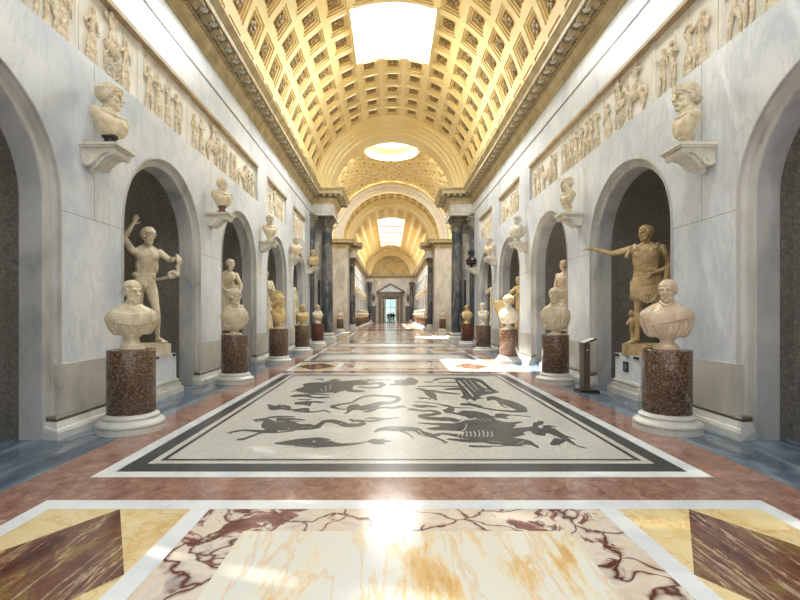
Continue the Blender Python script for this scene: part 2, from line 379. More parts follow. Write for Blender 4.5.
def mosaic(y0, y1, label):
    root = empty('floor_mosaic', (0, (y0+y1)/2, 0), label=label, cat='floor mosaic')
    oy = -(y0+y1)/2
    def sub(name, ma, z, rects):
        b = MB()
        for r_ in rects: r_(b, z)
        b.V = [(x, y+oy, zz) for x, y, zz in b.V]; return b.build(name, M[ma], root)
    sub('white_marble_frame', 'white', .0025, [lambda b, z: frame(b, 2.855, y0, y1, .145, z)])
    sub('black_border', 'mos_black', .0025, [lambda b, z: frame(b, 2.71, y0+.145, y1-.145, .18, z, .23)])
    sub('tessera_field', 'mos_white', .002, [lambda b, z: rect(b, -2.53, 2.53, y0+.375, y1-.375, z)])
    sub('inner_black_line', 'mos_black', .0035, [lambda b, z: frame(b, 2.45, y0+.465, y1-.465, .05, z)])
    return root
mos = mosaic(4.116, 11.25, 'large white mosaic floor panel with black sea monsters, horses and a ship')
mosaic(14.25, 16.75, 'plain pale mosaic floor panel with black border beyond the sea-monster mosaic')
mosaic(20.0, 22.5, 'small pale bordered mosaic floor panel near the dark columns')
# crossing floor
c = MB()
for i in range(6): frame(c, 5.8-i*.95, 25.9+i*1.05, 38.2-i*1.05, .28, .003)
c.build('crossing_marble_frame', M['white'], floor)
c = MB()
for i in range(5): frame(c, 5.4-i*.95, 26.35+i*1.05, 37.75-i*1.05, .3, .0025)
c.build('crossing_yellow_frame', M['yellow'], floor)
# creatures (px strokes of the mosaic laid out on the floor plane)
CELL = .0105                 # one tessera
USED = set()
def creature(name, strokes, polys=(), light=()):
    """figure set in black tesserae: strokes are laid out on the floor and filled cell by cell"""
    def fill(poly, cells):
        ys = [p[1] for p in poly]
        for r in range(math.floor(min(ys)/CELL), math.floor(max(ys)/CELL)+1):
            yc = (r+.5)*CELL; xs = []
            for (x0, y0), (x1, y1) in zip(poly, poly[1:]+poly[:1]):
                if (y0 <= yc) != (y1 <= yc): xs.append(x0+(x1-x0)*(yc-y0)/(y1-y0))
            if xs:
                xs.sort()
                for a, b_ in (zip(xs[::2], xs[1::2])):
                    for c in range(round(a/CELL), round(b_/CELL)): cells.add((r, c))
    def stroke(org, pts, cells, k=1.0):
        ox, oy, sc = org; Q = cr([(ox+p[0]/sc, oy+p[1]/sc, max(.8, p[2]/sc)*k) for p in pts], 6)
        G = [(*fl(q[0], q[1]), q) for q in Q]; L_ = []; R_ = []
        for i, (x, y, q) in enumerate(G):
            hw = q[2]/2; dy = (fl(q[0], q[1]-hw)[1]-fl(q[0], q[1]+hw)[1])/2
            x0, y0 = G[max(i-1, 0)][:2]; x1, y1 = G[min(i+1, len(G)-1)][:2]
            tx, ty = x1-x0, y1-y0; l = sqrt(tx*tx+ty*ty) or 1; tx, ty = tx/l, ty/l
            wd = dy*max(abs(tx), .35)*(.5 if i in (0, len(G)-1) else 1)
            L_.append((x-ty*wd, y+tx*wd)); R_.append((x+ty*wd, y-tx*wd))
        for i in range(len(G)-1):
            fill([L_[i], L_[i+1], R_[i+1]], cells); fill([L_[i], R_[i+1], R_[i]], cells)
    cells = set(); gaps = set()
    for org, pts in strokes: stroke(org, pts, cells)
    for org, pts in polys: fill([fl(org[0]+p[0]/org[2], org[1]+p[1]/org[2]) for p in pts], cells)
    for org, pts in light: stroke(org, pts, gaps, 1.0)
    cells -= gaps; cells -= USED; USED.update(cells)
    b = MB(); oy = (4.116+11.25)/2; rows = {}
    for r, c in cells: rows.setdefault(r, []).append(c)
    for r, cs_ in rows.items():
        cs_.sort(); s0 = p = cs_[0]
        for c in cs_[1:]+[None]:
            if c is None or c != p+1:
                b.add([(s0*CELL, r*CELL-oy, .0035), ((p+1)*CELL, r*CELL-oy, .0035), ((p+1)*CELL, (r+1)*CELL-oy, .0035), (s0*CELL, (r+1)*CELL-oy, .0035)], [(0, 1, 2, 3)])
                s0 = c
            p = c
    return b.build(name, M['mos_black'], mos, fix=False)
A = (220, 370, 7.5); B = (300, 370, 7.5); Cc = (380, 370, 7.5); D = (470, 370, 6.154)
creature('winged_sea_horse', [
  (A, [(250, 378, 14), (300, 372, 14), (345, 376, 24), (380, 400, 55), (440, 415, 80), (520, 427, 62), (600, 430, 45), (700, 425, 45), (740, 415, 40), (780, 392, 30), (840, 385, 26), (900, 398, 32), (950, 414, 32), (1030, 413, 30), (1090, 400, 20)]),
  (A, [(1085, 402, 18), (1050, 385, 20), (1000, 380, 20), (975, 368, 14)]), (A, [(1085, 372, 6), (1130, 362, 12), (1200, 368, 18), (1260, 366, 10), (1350, 355, 4)]),
  (A, [(1060, 380, 6), (1120, 385, 14), (1200, 380, 14)]),
  (A, [(330, 366, 8), (400, 354, 14), (480, 352, 12), (565, 354, 4)]), (A, [(420, 375, 30), (500, 372, 22), (570, 372, 12), (640, 379, 4)]), (A, [(480, 390, 22), (560, 390, 10), (600, 386, 4)]),
  (A, [(255, 380, 8), (290, 386, 8), (325, 378, 8)]),
  (A, [(430, 455, 40), (340, 462, 24), (260, 458, 16), (180, 453, 12), (110, 464, 18), (55, 477, 12)]), (A, [(95, 466, 12), (80, 484, 8)]),
  (A, [(400, 450, 60), (300, 475, 22), (230, 500, 30), (180, 518, 26), (130, 527, 14)]),
  (A, [(320, 470, 12), (420, 470, 10), (560, 458, 8)])],
  light=[(A, [(500, 450, 5), (520, 435, 5)]), (A, [(410, 395, 5), (430, 385, 5)]), (A, [(610, 440, 5), (640, 425, 5)]), (A, [(670, 440, 5), (690, 425, 5)]), (A, [(900, 405, 5), (925, 392, 5)])])
creature('small_sea_beast', [(A, [(360, 258, 8), (385, 270, 16), (430, 282, 40), (480, 287, 34), (520, 298, 12), (570, 300, 16), (610, 303, 44), (650, 315, 16), (720, 315, 9), (780, 306, 10), (830, 320, 8)]),
  (A, [(375, 290, 8), (410, 290, 18)]), (A, [(430, 262, 14), (510, 268, 6)])], light=[(A, [(455, 285, 5), (480, 283, 5)]), (A, [(610, 310, 5), (625, 298, 5)])])
creature('long_fish', [(A, [(408, 553, 10), (480, 550, 28), (560, 545, 48), (640, 540, 56), (720, 545, 60), (800, 556, 50), (880, 563, 28), (960, 560, 20), (1040, 552, 14), (1110, 538, 8), (1160, 530, 26), (1200, 526, 12), (1240, 518, 5)]),
  (A, [(1110, 538, 8), (1180, 548, 26), (1240, 555, 6)]), (A, [(1130, 534, 8), (1200, 536, 16), (1290, 535, 4)]), (A, [(640, 520, 10), (740, 515, 16), (830, 526, 6)]), (A, [(560, 570, 6), (700, 580, 8), (800, 578, 4)])],
  light=[(A, [(690, 545, 6), (705, 535, 8), (715, 548, 6)]), (A, [(800, 540, 5), (815, 530, 5)])])
creature('horned_sea_monster', [(B, [(30, 122, 8), (70, 115, 40), (130, 120, 92), (200, 122, 100), (260, 122, 80), (310, 108, 50), (380, 98, 40), (440, 102, 44), (490, 106, 16), (560, 102, 10), (600, 98, 14), (622, 112, 22), (590, 130, 16), (520, 134, 12), (440, 126, 12)]),
  (B, [(360, 115, 40), (370, 150, 26), (420, 160, 18), (485, 160, 10)]), (B, [(110, 72, 6), (150, 68, 10), (175, 82, 6)]), (B, [(220, 80, 10), (260, 72, 10), (292, 66, 10)]),
  (B, [(400, 82, 8), (470, 76, 6), (560, 88, 5)]), (B, [(300, 130, 20), (280, 158, 22), (260, 176, 10)]), (B, [(150, 160, 26), (60, 150, 12), (-70, 162, 6)]),
  (B, [(-60, 203, 28), (-20, 195, 24), (40, 195, 18), (100, 206, 10), (160, 208, 14), (225, 203, 8)]), (B, [(20, 186, 8), (120, 182, 10), (220, 188, 8)]),
  (B, [(-15, 240, 18), (30, 252, 44), (55, 262, 20), (75, 272, 6)]), (B, [(40, 235, 10), (80, 238, 8), (120, 240, 12), (172, 247, 14)]), (B, [(-20, 222, 6), (40, 224, 8), (90, 220, 4)])],
  light=[(B, [(150, 140, 4), (175, 165, 4)]), (B, [(190, 120, 4), (195, 165, 4)]), (B, [(230, 110, 4), (225, 150, 4)])])
creature('coiled_sea_serpent', [(B, [(345, 330, 10), (380, 300, 32), (430, 290, 64), (490, 285, 68), (540, 270, 50), (600, 252, 30), (670, 245, 24), (725, 232, 24), (735, 212, 22), (690, 200, 20), (620, 195, 14), (540, 193, 12), (470, 204, 14), (430, 222, 16), (400, 240, 14)]),
  (B, [(400, 244, 12), (340, 254, 12), (290, 262, 14), (245, 275, 26), (280, 290, 10), (330, 296, 8), (400, 290, 10)]), (B, [(330, 320, 8), (345, 325, 18)]),
  (B, [(540, 308, 8), (580, 290, 14), (640, 282, 12), (700, 285, 16), (760, 275, 16), (795, 285, 6)])], light=[(B, [(430, 300, 4), (470, 310, 4), (510, 300, 4)]), (B, [(640, 248, 3), (700, 236, 3)])])
creature('distant_vessel', [(Cc, [(70, 112, 12), (140, 108, 18), (210, 105, 30), (255, 112, 14)]), (Cc, [(140, 75, 30), (180, 85, 46), (215, 90, 40)]), (Cc, [(225, 58, 16), (238, 85, 44), (258, 105, 16)]), (Cc, [(-10, 105, 18), (20, 115, 30)]), (Cc, [(-100, 72, 5), (0, 76, 6), (90, 74, 5)])])
creature('swimming_youth', [(Cc, [(270, 140, 8), (310, 145, 16), (360, 162, 34), (385, 190, 40), (405, 212, 20), (425, 228, 10)]), (Cc, [(385, 205, 20), (372, 225, 10)]), (Cc, [(370, 150, 16), (430, 165, 18), (500, 172, 14), (600, 182, 6)]), (Cc, [(288, 214, 14), (330, 212, 10), (370, 216, 10)])])
creature('steering_oar', [(Cc, [(280, 127, 6), (400, 122, 9), (520, 124, 9), (640, 128, 10)])])
creature('rope', [(Cc, [(480, 148, 8), (560, 143, 16), (630, 145, 14)])])
creature('oared_ship', [(Cc, [(330, 88, 8), (370, 92, 10), (405, 92, 6)]), (Cc, [(405, 82, 14), (440, 68, 14), (500, 62, 12), (560, 64, 14), (640, 66, 20)]), (Cc, [(430, 96, 6), (520, 94, 8), (600, 92, 10)]), (Cc, [(610, 205, 20), (670, 205, 30), (730, 200, 40)])],
  polys=[(D, [(-95, 55), (20, 48), (75, 62), (125, 105), (182, 140), (100, 152), (65, 160), (30, 195), (0, 175), (-20, 190), (-40, 160), (-60, 120)])],
  light=[(D, [(45, 75, 10), (75, 95, 10), (100, 115, 8)]), (D, [(95, 128, 9), (135, 130, 9)]), (D, [(-70, 65, 3), (0, 140, 3), (20, 165, 3)]), (D, [(-40, 62, 3), (30, 135, 3)]), (D, [(-5, 60, 3), (50, 125, 3)])])
creature('swimmer_with_arched_back', [(D, [(110, 190, 8), (135, 175, 22), (170, 178, 26), (215, 195, 56), (270, 218, 62), (310, 240, 50), (325, 252, 20), (250, 256, 12), (180, 250, 10), (110, 240, 10), (50, 228, 14), (0, 215, 20), (-60, 210, 12)]), (D, [(120, 283, 8), (160, 290, 10), (205, 285, 36), (232, 288, 16)]), (D, [(225, 276, 5), (300, 282, 4), (380, 291, 3)]), (D, [(180, 200, 10), (200, 222, 8), (230, 236, 8)])])
creature('water_snake', [(Cc, [(212, 294, 18), (260, 300, 18), (320, 308, 12), (390, 308, 14), (440, 322, 26), (400, 334, 20), (330, 342, 22), (300, 350, 18), (360, 362, 26), (440, 368, 28), (520, 372, 34), (590, 388, 34)])])
creature('striding_man', [(Cc, [(258, 238, 6), (330, 244, 7), (420, 254, 7), (500, 270, 20), (530, 280, 24), (520, 300, 44), (500, 314, 26), (560, 325, 14), (640, 342, 26), (690, 366, 30)]), (Cc, [(248, 262, 14), (300, 274, 22), (345, 272, 20), (440, 279, 5)]), (Cc, [(530, 278, 8), (600, 285, 6), (700, 286, 5)])])
creature('small_dolphin', [(Cc, [(640, 235, 6), (690, 255, 10), (760, 275, 26)])])
creature('great_bull_monster', [
  (Cc, [(280, 398, 6), (380, 405, 14), (460, 410, 24), (560, 420, 46), (640, 420, 60), (700, 440, 110), (760, 460, 160), (820, 455, 190), (870, 460, 170), (920, 466, 110), (980, 466, 70), (1050, 462, 50)]),
  (Cc, [(590, 320, 34), (680, 330, 60), (760, 350, 90), (820, 380, 90)]),
  (Cc, [(350, 442, 8), (420, 442, 26), (500, 438, 36), (600, 440, 44), (700, 450, 60)]), (Cc, [(390, 490, 10), (470, 480, 14), (560, 490, 22), (640, 500, 36), (760, 500, 60)]),
  (Cc, [(500, 520, 12), (600, 528, 22), (700, 535, 24), (820, 530, 30), (930, 520, 40)]), (Cc, [(690, 577, 12), (760, 578, 9), (840, 574, 7), (950, 572, 5)]),
  (D, [(100, 335, 12), (180, 330, 18), (250, 330, 16), (320, 320, 6)]), (D, [(110, 350, 20), (200, 352, 30), (280, 340, 8)]),
  (D, [(120, 385, 120), (180, 385, 80), (240, 380, 55), (320, 368, 26), (390, 366, 34), (430, 374, 66), (500, 382, 60), (560, 408, 50), (620, 445, 26), (660, 468, 14), (720, 484, 6)]),
  (D, [(400, 360, 30), (405, 340, 20), (425, 328, 24), (440, 314, 10)]), (D, [(435, 330, 10), (456, 320, 6)]), (D, [(460, 350, 14), (500, 348, 12), (535, 354, 6)]),
  (D, [(520, 372, 24), (560, 395, 20), (600, 412, 14), (645, 428, 12)]), (D, [(560, 425, 40), (530, 450, 30), (505, 464, 12)]), (D, [(530, 450, 16), (560, 472, 8)]),
  (D, [(150, 430, 60), (230, 445, 50), (310, 445, 50), (370, 455, 36), (405, 470, 24), (420, 484, 10)]), (D, [(-10, 470, 10), (60, 472, 12), (130, 474, 8)])],
  light=[(D, [(x, 372+6*((x//18) % 2), 5), (x+10, 398, 5), (x+2, 412, 5)]) for x in range(-80, 150, 26)]+[(D, [(x, 300, 3), (x+30, 318, 3)]) for x in range(-20, 120, 30)]+[(D, [(120, 440, 4), (200, 446, 4)]), (D, [(300, 455, 4), (330, 440, 4)]), (Cc, [(600, 470, 4), (640, 440, 4), (650, 405, 4)])])
creature('diving_sea_dog', [(Cc, [(-40, 470, 16), (-15, 455, 24), (30, 443, 28), (100, 440, 34), (200, 442, 34), (270, 452, 40), (320, 475, 48), (370, 492, 40), (420, 510, 20), (470, 532, 20), (500, 548, 26)]), (Cc, [(150, 455, 12), (190, 472, 14), (225, 490, 12), (248, 512, 12)]), (Cc, [(380, 487, 6), (430, 492, 12), (450, 498, 5)]), (Cc, [(470, 550, 10), (490, 560, 8)])],
  light=[(Cc, [(285, 450, 3), (310, 480, 3), (340, 500, 3)]), (Cc, [(60, 440, 3), (140, 436, 3)])])
# ================================================================= WALLS
SPR, RO = 2.86, 1.40           # springing height, outer radius of the niche surround
Z1, Z2, ZC, ZT = 4.92, 6.00, 7.13, 7.85
VC = 7.75                      # centre height of the barrel vault
def arc_path(r, z0=0, n=28):
    P = [(-r, z0), (-r, SPR)]+[(-r*cos(pi*i/n), SPR+r*sin(pi*i/n)) for i in range(1, n)]+[(r, SPR), (r, z0)]
    return P
NC1 = [0.12, 4.12, 8.18, 12.17, 16.15, 20.1]
NC2 = [45.2, 49.2, 53.2, 57.2, 61.2, 65.2, 69.2]
def make_wall(s, name, ncs, y0, y1, panels):
    X = lambda a: s*(W+a)
    m = MB(); b = [y0]+[(ncs[i]+ncs[i+1])/2 for i in range(len(ncs)-1)]+[y1]
    q = lambda a, ya, za, yb, zb: m.quad((X(a), ya, za), (X(a), yb, za), (X(a), yb, zb), (X(a), ya, zb))
    for i, c in enumerate(ncs):
        q(0, b[i], 0, c-RO, Z1); q(0, c+RO, 0, b[i+1], Z1)
        P = arc_path(RO)[1:-1]
        for (ya, za), (yb, zb) in zip(P, P[1:]): m.quad((X(0), c+ya, za), (X(0), c+yb, zb), (X(0), c+yb, Z1), (X(0), c+ya, Z1))
    e = y0
    for pa, pb in panels:
        q(0, e, Z1, pa, Z2); e = pb; d = .13
        for yy in (pa, pb): m.quad((X(0), yy, Z1), (X(d), yy, Z1), (X(d), yy, Z2), (X(0), yy, Z2))
        m.quad((X(0), pa, Z1), (X(d), pa, Z1), (X(d), pb, Z1), (X(0), pb, Z1))
        m.quad((X(0), pa, Z2), (X(d), pa, Z2), (X(d), pb, Z2), (X(0), pb, Z2))
        q(d, pa, Z1, pb, Z2)
    q(0, e, Z1, y1, Z2); q(0, y0, Z2, y1, ZT)
    w_ = m.build(name, M['wall'], kind='structure', fix=False)
    for c in ncs:
        prof = [(0, 1.40), (-.02, 1.395), (-.02, 1.375), (.02, 1.37), (.06, 1.35), (.08, 1.345), (.09, 1.25), (.11, 1.24), (.36, 1.215)]
        m = MB()
        path = [arc_path(r) for a, r in prof]; n = len(path[0])
        for j in range(len(prof)-1):
            m.mi = 0 if j < 6 else 1
            for k in range(n-1):
                f = lambda jj, kk: (X(prof[jj][0]), c+path[jj][kk][0], path[jj][kk][1])
                m.quad(f(j, k), f(j, k+1), f(j+1, k+1), f(j+1, k))
        m.build('niche_surround', [M['surround'], M['reveal']], w_, fix=False)
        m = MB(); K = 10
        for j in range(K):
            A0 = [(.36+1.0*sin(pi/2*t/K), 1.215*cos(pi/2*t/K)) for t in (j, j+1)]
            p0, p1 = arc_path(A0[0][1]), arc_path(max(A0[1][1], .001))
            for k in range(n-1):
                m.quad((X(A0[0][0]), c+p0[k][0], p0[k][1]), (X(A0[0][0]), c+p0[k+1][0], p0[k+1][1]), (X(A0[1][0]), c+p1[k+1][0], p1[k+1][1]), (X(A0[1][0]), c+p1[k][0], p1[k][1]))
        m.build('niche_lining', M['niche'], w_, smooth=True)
    # ochre frames round the relief recesses, dark raised strip whose colour stands for the groove's shade
    m = MB()
    for pa, pb in panels:
        m.box(X(-.025), X(.13), pa-.02, pb+.02, Z2-.05, Z2+.02); 
    m.build('recess_moulding', M['ochre'], w_)
    m = MB(); m.box(X(-.012), X(.01), y0, y1, 6.63, 6.67); m.build('string_line', M['ledge'], w_)
    m = MB()
    for i in range(len(b)):
        ya = (ncs[i-1]+RO) if i > 0 else y0; yb = (ncs[i]-RO) if i < len(ncs) else y1
        if yb-ya > .2: m.box(X(-.001), X(.01), ya, yb, SPR-.09, SPR-.083); m.box(X(-.001), X(.01), (ya+yb)/2-.003, (ya+yb)/2+.003, SPR-.09, Z1)
    m.build('slab_joint', M['ledge'], w_)
    # dado slabs on each pier
    m = MB()
    for i in range(len(b)):
        ya = (ncs[i-1]+RO) if i > 0 else y0; yb = (ncs[i]-RO) if i < len(ncs) else y1
        if yb-ya < .05: continue
        m.box(X(-.025), X(.05), ya-.05, yb+.05, .26, .88)
    m.build('dado', M['dado'], w_)
    return w_, b
def make_base(s, name, ncs, y0, y1):
    m = MB()
    prof = [(.045, .0), (.10, .0), (.10, .09), (.085, .10), (.06, .19), (.045, .20)]
    X = lambda a: s*(W-a)
    def run(ya, yb):
        for mi, pr in ((0, [(-.35, 0), (.13, 0), (.13, .085), (.115, .09), (.11, .11), (.08, .13), (.055, .2), (-.35, .2)]), (1, [(-.35, .2), (.045, .2), (.06, .215), (.06, .24), (.03, .26), (-.35, .26)])):
            m.mi = mi; V = []; n = len(pr)
            # mitred ends wrap round the pier
            for yy, sg in ((ya, -1), (yb, 1)):
                for a, z in pr: V.append((X(a), yy+sg*(max(a, 0)+.09), z))
            Fc = [(i, (i+1) % n, n+(i+1) % n, n+i) for i in range(n)]+[tuple(range(n)), tuple(range(n, 2*n))]
            m.add(V, Fc)
    for i in range(len(ncs)+1):
        ya = (ncs[i-1]+RO) if i > 0 else y0; yb = (ncs[i]-RO) if i < len(ncs) else y1
        if yb-ya > .05: run(ya, yb)
    return m.build(name, [M['base'], M['ledge']], kind='structure')
PAN1 = [(3.0, 13.75), (14.85, 17.55), (18.85, 21.45)]
PAN2 = [(c-1.3, c+1.3) for c in NC2]
for s, nm in ((-1, 'left'), (1, 'right')):
    make_wall(s, 'wall_'+nm, NC1, -2, 24.3, PAN1); make_base(s, 'baseboard_'+nm, NC1, -2, 24.3)
    make_wall(s, 'wall_'+nm+'_far', NC2, 40.6, 73, PAN2); make_base(s, 'baseboard_'+nm+'_far', NC2, 40.6, 73)
# crossing piers and side walls
for s in (-1, 1):
    nm = 'left' if s < 0 else 'right'
    m = MB()
    m.box(s*3.62, s*7.0, 24.3, 25.3, 0, 6.55); m.box(s*4.1, s*7.0, 24.3, 25.3, 6.5, ZT)
    m.box(s*4.2, s*7.0, 38.7, 40.6, 0, ZT); m.box(s*3.75, s*4.2, 38.7, 40.6, 0, ZT)
    m.box(s*6.6, s*7.0, 25.3, 38.7, 0, ZT+5)
    wc = m.build('wall_'+nm+'_crossing', M['pier'], kind='structure')
    for yy in (23.15, 41.0):
        m = MB(); xi = 3.0 if yy < 30 else 3.2
        ya, yb = (23.15, 25.3) if yy < 30 else (40.6, 42.0)
        m.box(s*xi, s*4.2, ya, yb, 6.55, ZT-.02)
        m.box(s*(xi-.03), s*4.2, ya-.03, yb+.03, 6.72, 6.76)
        m.build('entablature_block', M['pier'], wc)
    m = MB(); m.box(s*3.9, s*3.98, 24.22, 24.31, 1.6, 3.3); m.build('dark_slot', M['blackplastic'], wc)
# end wall
m = MB(); m.box(-4.3, -.85, 73, 73.4, 0, ZT); m.box(.85, 4.3, 73, 73.4, 0, ZT); m.box(-.85, .85, 73, 73.4, 4.0, ZT)
wb = m.build('wall_back', M['pier'], kind='structure')
m = MB(); n = 40
m.add([(0, 73, VC)]+[(4.05*cos(pi*i/n), 73, VC+4.05*sin(pi*i/n)) for i in range(n+1)], [(0, i, i+1) for i in range(1, n+1)])
m.build('lunette', M['fresco'], wb)
# ================================================================= CORNICE (profile swept along the wall line)
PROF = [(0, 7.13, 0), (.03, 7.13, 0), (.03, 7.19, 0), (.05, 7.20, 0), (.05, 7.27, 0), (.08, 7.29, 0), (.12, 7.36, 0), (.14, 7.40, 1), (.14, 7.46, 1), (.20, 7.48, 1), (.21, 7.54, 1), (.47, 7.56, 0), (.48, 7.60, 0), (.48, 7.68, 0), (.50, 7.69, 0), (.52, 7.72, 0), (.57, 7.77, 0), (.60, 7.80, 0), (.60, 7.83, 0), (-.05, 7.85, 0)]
def sweep(path, prof, name, mats, s, parent=None, kind=None):
    # path: plan polyline of the wall face; outward normal to the hall's inside (x toward 0)
    m = MB(); rows = []
    nrm = []
    for (x0, y0), (x1, y1) in zip(path, path[1:]):
        dx, dy = x1-x0, y1-y0; l = sqrt(dx*dx+dy*dy); nrm.append((dy/l*-1, dx/l))
    for i, (x, y) in enumerate(path):
        a = nrm[max(i-1, 0)]; b = nrm[min(i, len(nrm)-1)]
        k = 1+a[0]*b[0]+a[1]*b[1]; mx, my = (a[0]+b[0])/k, (a[1]+b[1])/k
        rows.append([(s*(x+mx*p[0]), y+my*p[0], p[1]) for p in prof])
    for i in range(len(path)-1):
        for j in range(len(prof)-1):
            m.mi = prof[j][2]; m.quad(rows[i][j], rows[i][j+1], rows[i+1][j+1], rows[i+1][j])
    return m.build(name, mats, parent, kind=kind, fix=False)
CPATH = [(W, -2), (W, 23.15), (3.0, 23.15), (3.0, 25.3), (6.6, 25.3), (6.6, 38.7), (3.75, 38.7), (3.75, 40.6), (3.2, 40.6), (3.2, 42.0), (W, 42.0), (W, 73), (0, 73)]
mod = MB()   # one modillion bracket with its scroll
mod.box(-.085, .085, 0, .22, .015, .075); mod.tube([(-.085, .19, .03), (.085, .19, .03)], .035, 8, False); mod.tube([(-.085, .03, .01), (.085, .03, .01)], .045, 8, False)
ros = MB(); ros.ell((0, 0, 0), (.05, .05, .035), n=8, m=6)
for k in range(6): ros.ell((.055*cos(k*pi/3), .055*sin(k*pi/3), .01), (.035, .035, .02), n=6, m=4)
for s in (-1, 1):
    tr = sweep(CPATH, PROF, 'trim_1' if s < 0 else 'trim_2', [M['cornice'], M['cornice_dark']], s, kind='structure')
    # dentils and egg moulding: surface pattern in one mesh
    m = MB(); y = -1.9
    while y < 23.0:
        m.box(s*(W-.14), s*(W-.19), y, y+.055, 7.40, 7.46); y += .10
    x = 3.1
    while x < 4.1: m.box(s*x, s*(x+.055), 23.15-.19, 23.15-.14, 7.40, 7.46); x += .1
    y = 42.1
    while y < 72.8: m.box(s*(W-.14), s*(W-.2), y, y+.12, 7.40, 7.48); y += .26
    m.build('dentil_row', M['cornice'], tr)
    m = MB(); y = -1.8
    while y < 22.9: m.ell((s*(W-.235), y, 7.515), (.03, .035, .03), n=6, m=4); y += .085
    m.build('egg_moulding', M['cornice'], tr)
    me = None
    y = 3.2
    while y < 23.0:
        if me is None:
            o = mod.build('modillion', M['cornice'], tr); me = o.data
            o2 = ros.build('rosette', M['base'], tr); me2 = o2.data
        else:
            o = link('modillion', me, M['cornice'], tr); o2 = link('rosette', me2, M['base'], tr)
        o.location = (s*(W-.21), y, 7.485); o.rotation_euler = (0, 0, pi/2 if s > 0 else -pi/2)
        o2.location = (s*(W-.34), y+.23, 7.53)
        y += .46
    m = MB()
    for k in range(4):
        for yy in (22.55+.0,): pass
    xs = [2.55+.3*k for k in range(4)]
    for x in xs: m.box(s*(x-.06), s*(x+.06), 22.70, 22.95, 7.47, 7.55)
    for yy in (23.2, 23.6, 24.0, 24.4, 24.8): m.box(s*2.57, s*2.8, yy-.06, yy+.06, 7.47, 7.55)
    for yy in [42.5+.5*k for k in range(60)]: m.box(s*(W-.45), s*(W-.2), yy-.09, yy+.09, 7.47, 7.55)
    for x in [.3+.45*k for k in range(8)]: m.box(s*(x-.09), s*(x+.09), 72.55, 72.8, 7.47, 7.55)
    for x in [2.9+.3*k for k in range(3)]: m.box(s*(x-.06), s*(x+.06), 38.2, 38.5, 7.47, 7.55)
    m.build('block_modillions', M['cornice'], tr)
# ================================================================= VAULTS
ceil = MB(); ceil_root = empty('ceiling', (0, 0, 0), kind='structure')
def vpt(r, th, y): return (r*sin(th), y, VC+r*cos(th))
def coffer_vault(name, Rr, y0, dy, ny, holes, nA=13, rosettes=True):
    m = MB(); da = pi/nA; rs = MB()
    for i in range(nA):
        th = -pi/2+(i+.5)*da
        for j in range(ny):
            yc = y0+(j+.5)*dy
            if abs(th) < 1.5*da and any(a < yc < b for a, b in holes): continue
            def P(u, v, d): return vpt(Rr+d, th+u*da/2, yc+v*dy/2)
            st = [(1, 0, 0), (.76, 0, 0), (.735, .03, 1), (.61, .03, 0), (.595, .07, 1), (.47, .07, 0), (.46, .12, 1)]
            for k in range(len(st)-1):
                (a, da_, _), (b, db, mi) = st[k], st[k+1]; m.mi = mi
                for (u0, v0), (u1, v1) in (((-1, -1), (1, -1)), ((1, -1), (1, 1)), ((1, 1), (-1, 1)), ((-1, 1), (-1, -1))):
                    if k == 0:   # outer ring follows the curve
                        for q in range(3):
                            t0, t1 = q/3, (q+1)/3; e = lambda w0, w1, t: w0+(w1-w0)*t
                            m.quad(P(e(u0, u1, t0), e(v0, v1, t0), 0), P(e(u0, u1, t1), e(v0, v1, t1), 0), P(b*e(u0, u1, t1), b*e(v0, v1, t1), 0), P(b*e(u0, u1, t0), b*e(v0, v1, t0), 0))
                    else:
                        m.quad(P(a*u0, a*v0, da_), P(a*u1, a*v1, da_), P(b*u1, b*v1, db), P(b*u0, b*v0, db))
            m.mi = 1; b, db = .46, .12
            m.quad(P(-b, -b, db), P(b, -b, db), P(b, b, db), P(-b, b, db))
            if rosettes:
                m.mi = 2; st0 = len(m.V)
                m.ell((0, 0, 0), (.08, .08, .1), n=7, m=4)
                for k in range(5):
                    a = 2*pi*k/5; m.ell((.13*cos(a), .13*sin(a), .02), (.1, .1, .05), rot=(0, 0, 0), n=6, m=4)
                nv = Vector((sin(th), 0, cos(th))); tv = Vector((cos(th), 0, -sin(th)))
                o = Vector(P(0, 0, db-.01)); 
                for q in range(st0, len(m.V)):
                    x, yy, z = m.V[q]; m.V[q] = tuple(o+tv*x+Vector((0, 1, 0))*yy-nv*z)
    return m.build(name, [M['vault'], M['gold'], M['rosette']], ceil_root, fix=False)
DY = 1.07
coffer_vault('coffered_vault', 4.0, 23.35-DY*24, DY, 24, [(1.9, 5.2), (14.75, 18.1)])
coffer_vault('coffered_vault', 4.0, 42.0, 1.0, 31, [(47.9, 67)], rosettes=False)
def win(name, y0, y1, bars, curb=.35):
    m = MB(); x = 4.0*sin(1.5*pi/13); z = VC+4.0*cos(1.5*pi/13); t = z+curb
    for s in (-1, 1): m.box(s*x, s*(x+.12), y0-.12, y1+.12, z-.05, t+.3)
    for yy in (y0, y1):
        for q in range(8):
            xa, xb = -x+2*x*q/8, -x+2*x*(q+1)/8; f = lambda u: VC+sqrt(16-u*u)-.005
            m.quad((xa, yy, f(xa)), (xb, yy, f(xb)), (xb, yy, t+.3), (xa, yy, t+.3))
    o = m.build(name, M['vault'], kind='structure')
    g = MB(); g.box(-x, x, y0, y1, t-.01, t); g.build('glass_pane', M['glass'], o)
    if bars:
        k = MB()
        for i in range(1, bars): yy = y0+(y1-y0)*i/bars; k.box(-x, x, yy-.28, yy+.28, z+.02, t)
        k.build('glazing_bar', M['ochre'], o)
    return o
def span(y0, dy, a, b):
    js = [j for j in range(60) if a < y0+(j+.5)*dy < b]; return y0+js[0]*dy, y0+(js[-1]+1)*dy
win('window_1', *span(23.35-DY*24, DY, 1.9, 5.2), 0); win('window_2', *span(23.35-DY*24, DY, 14.75, 18.1), 0)  # first opening is out of view, added to light the near bays
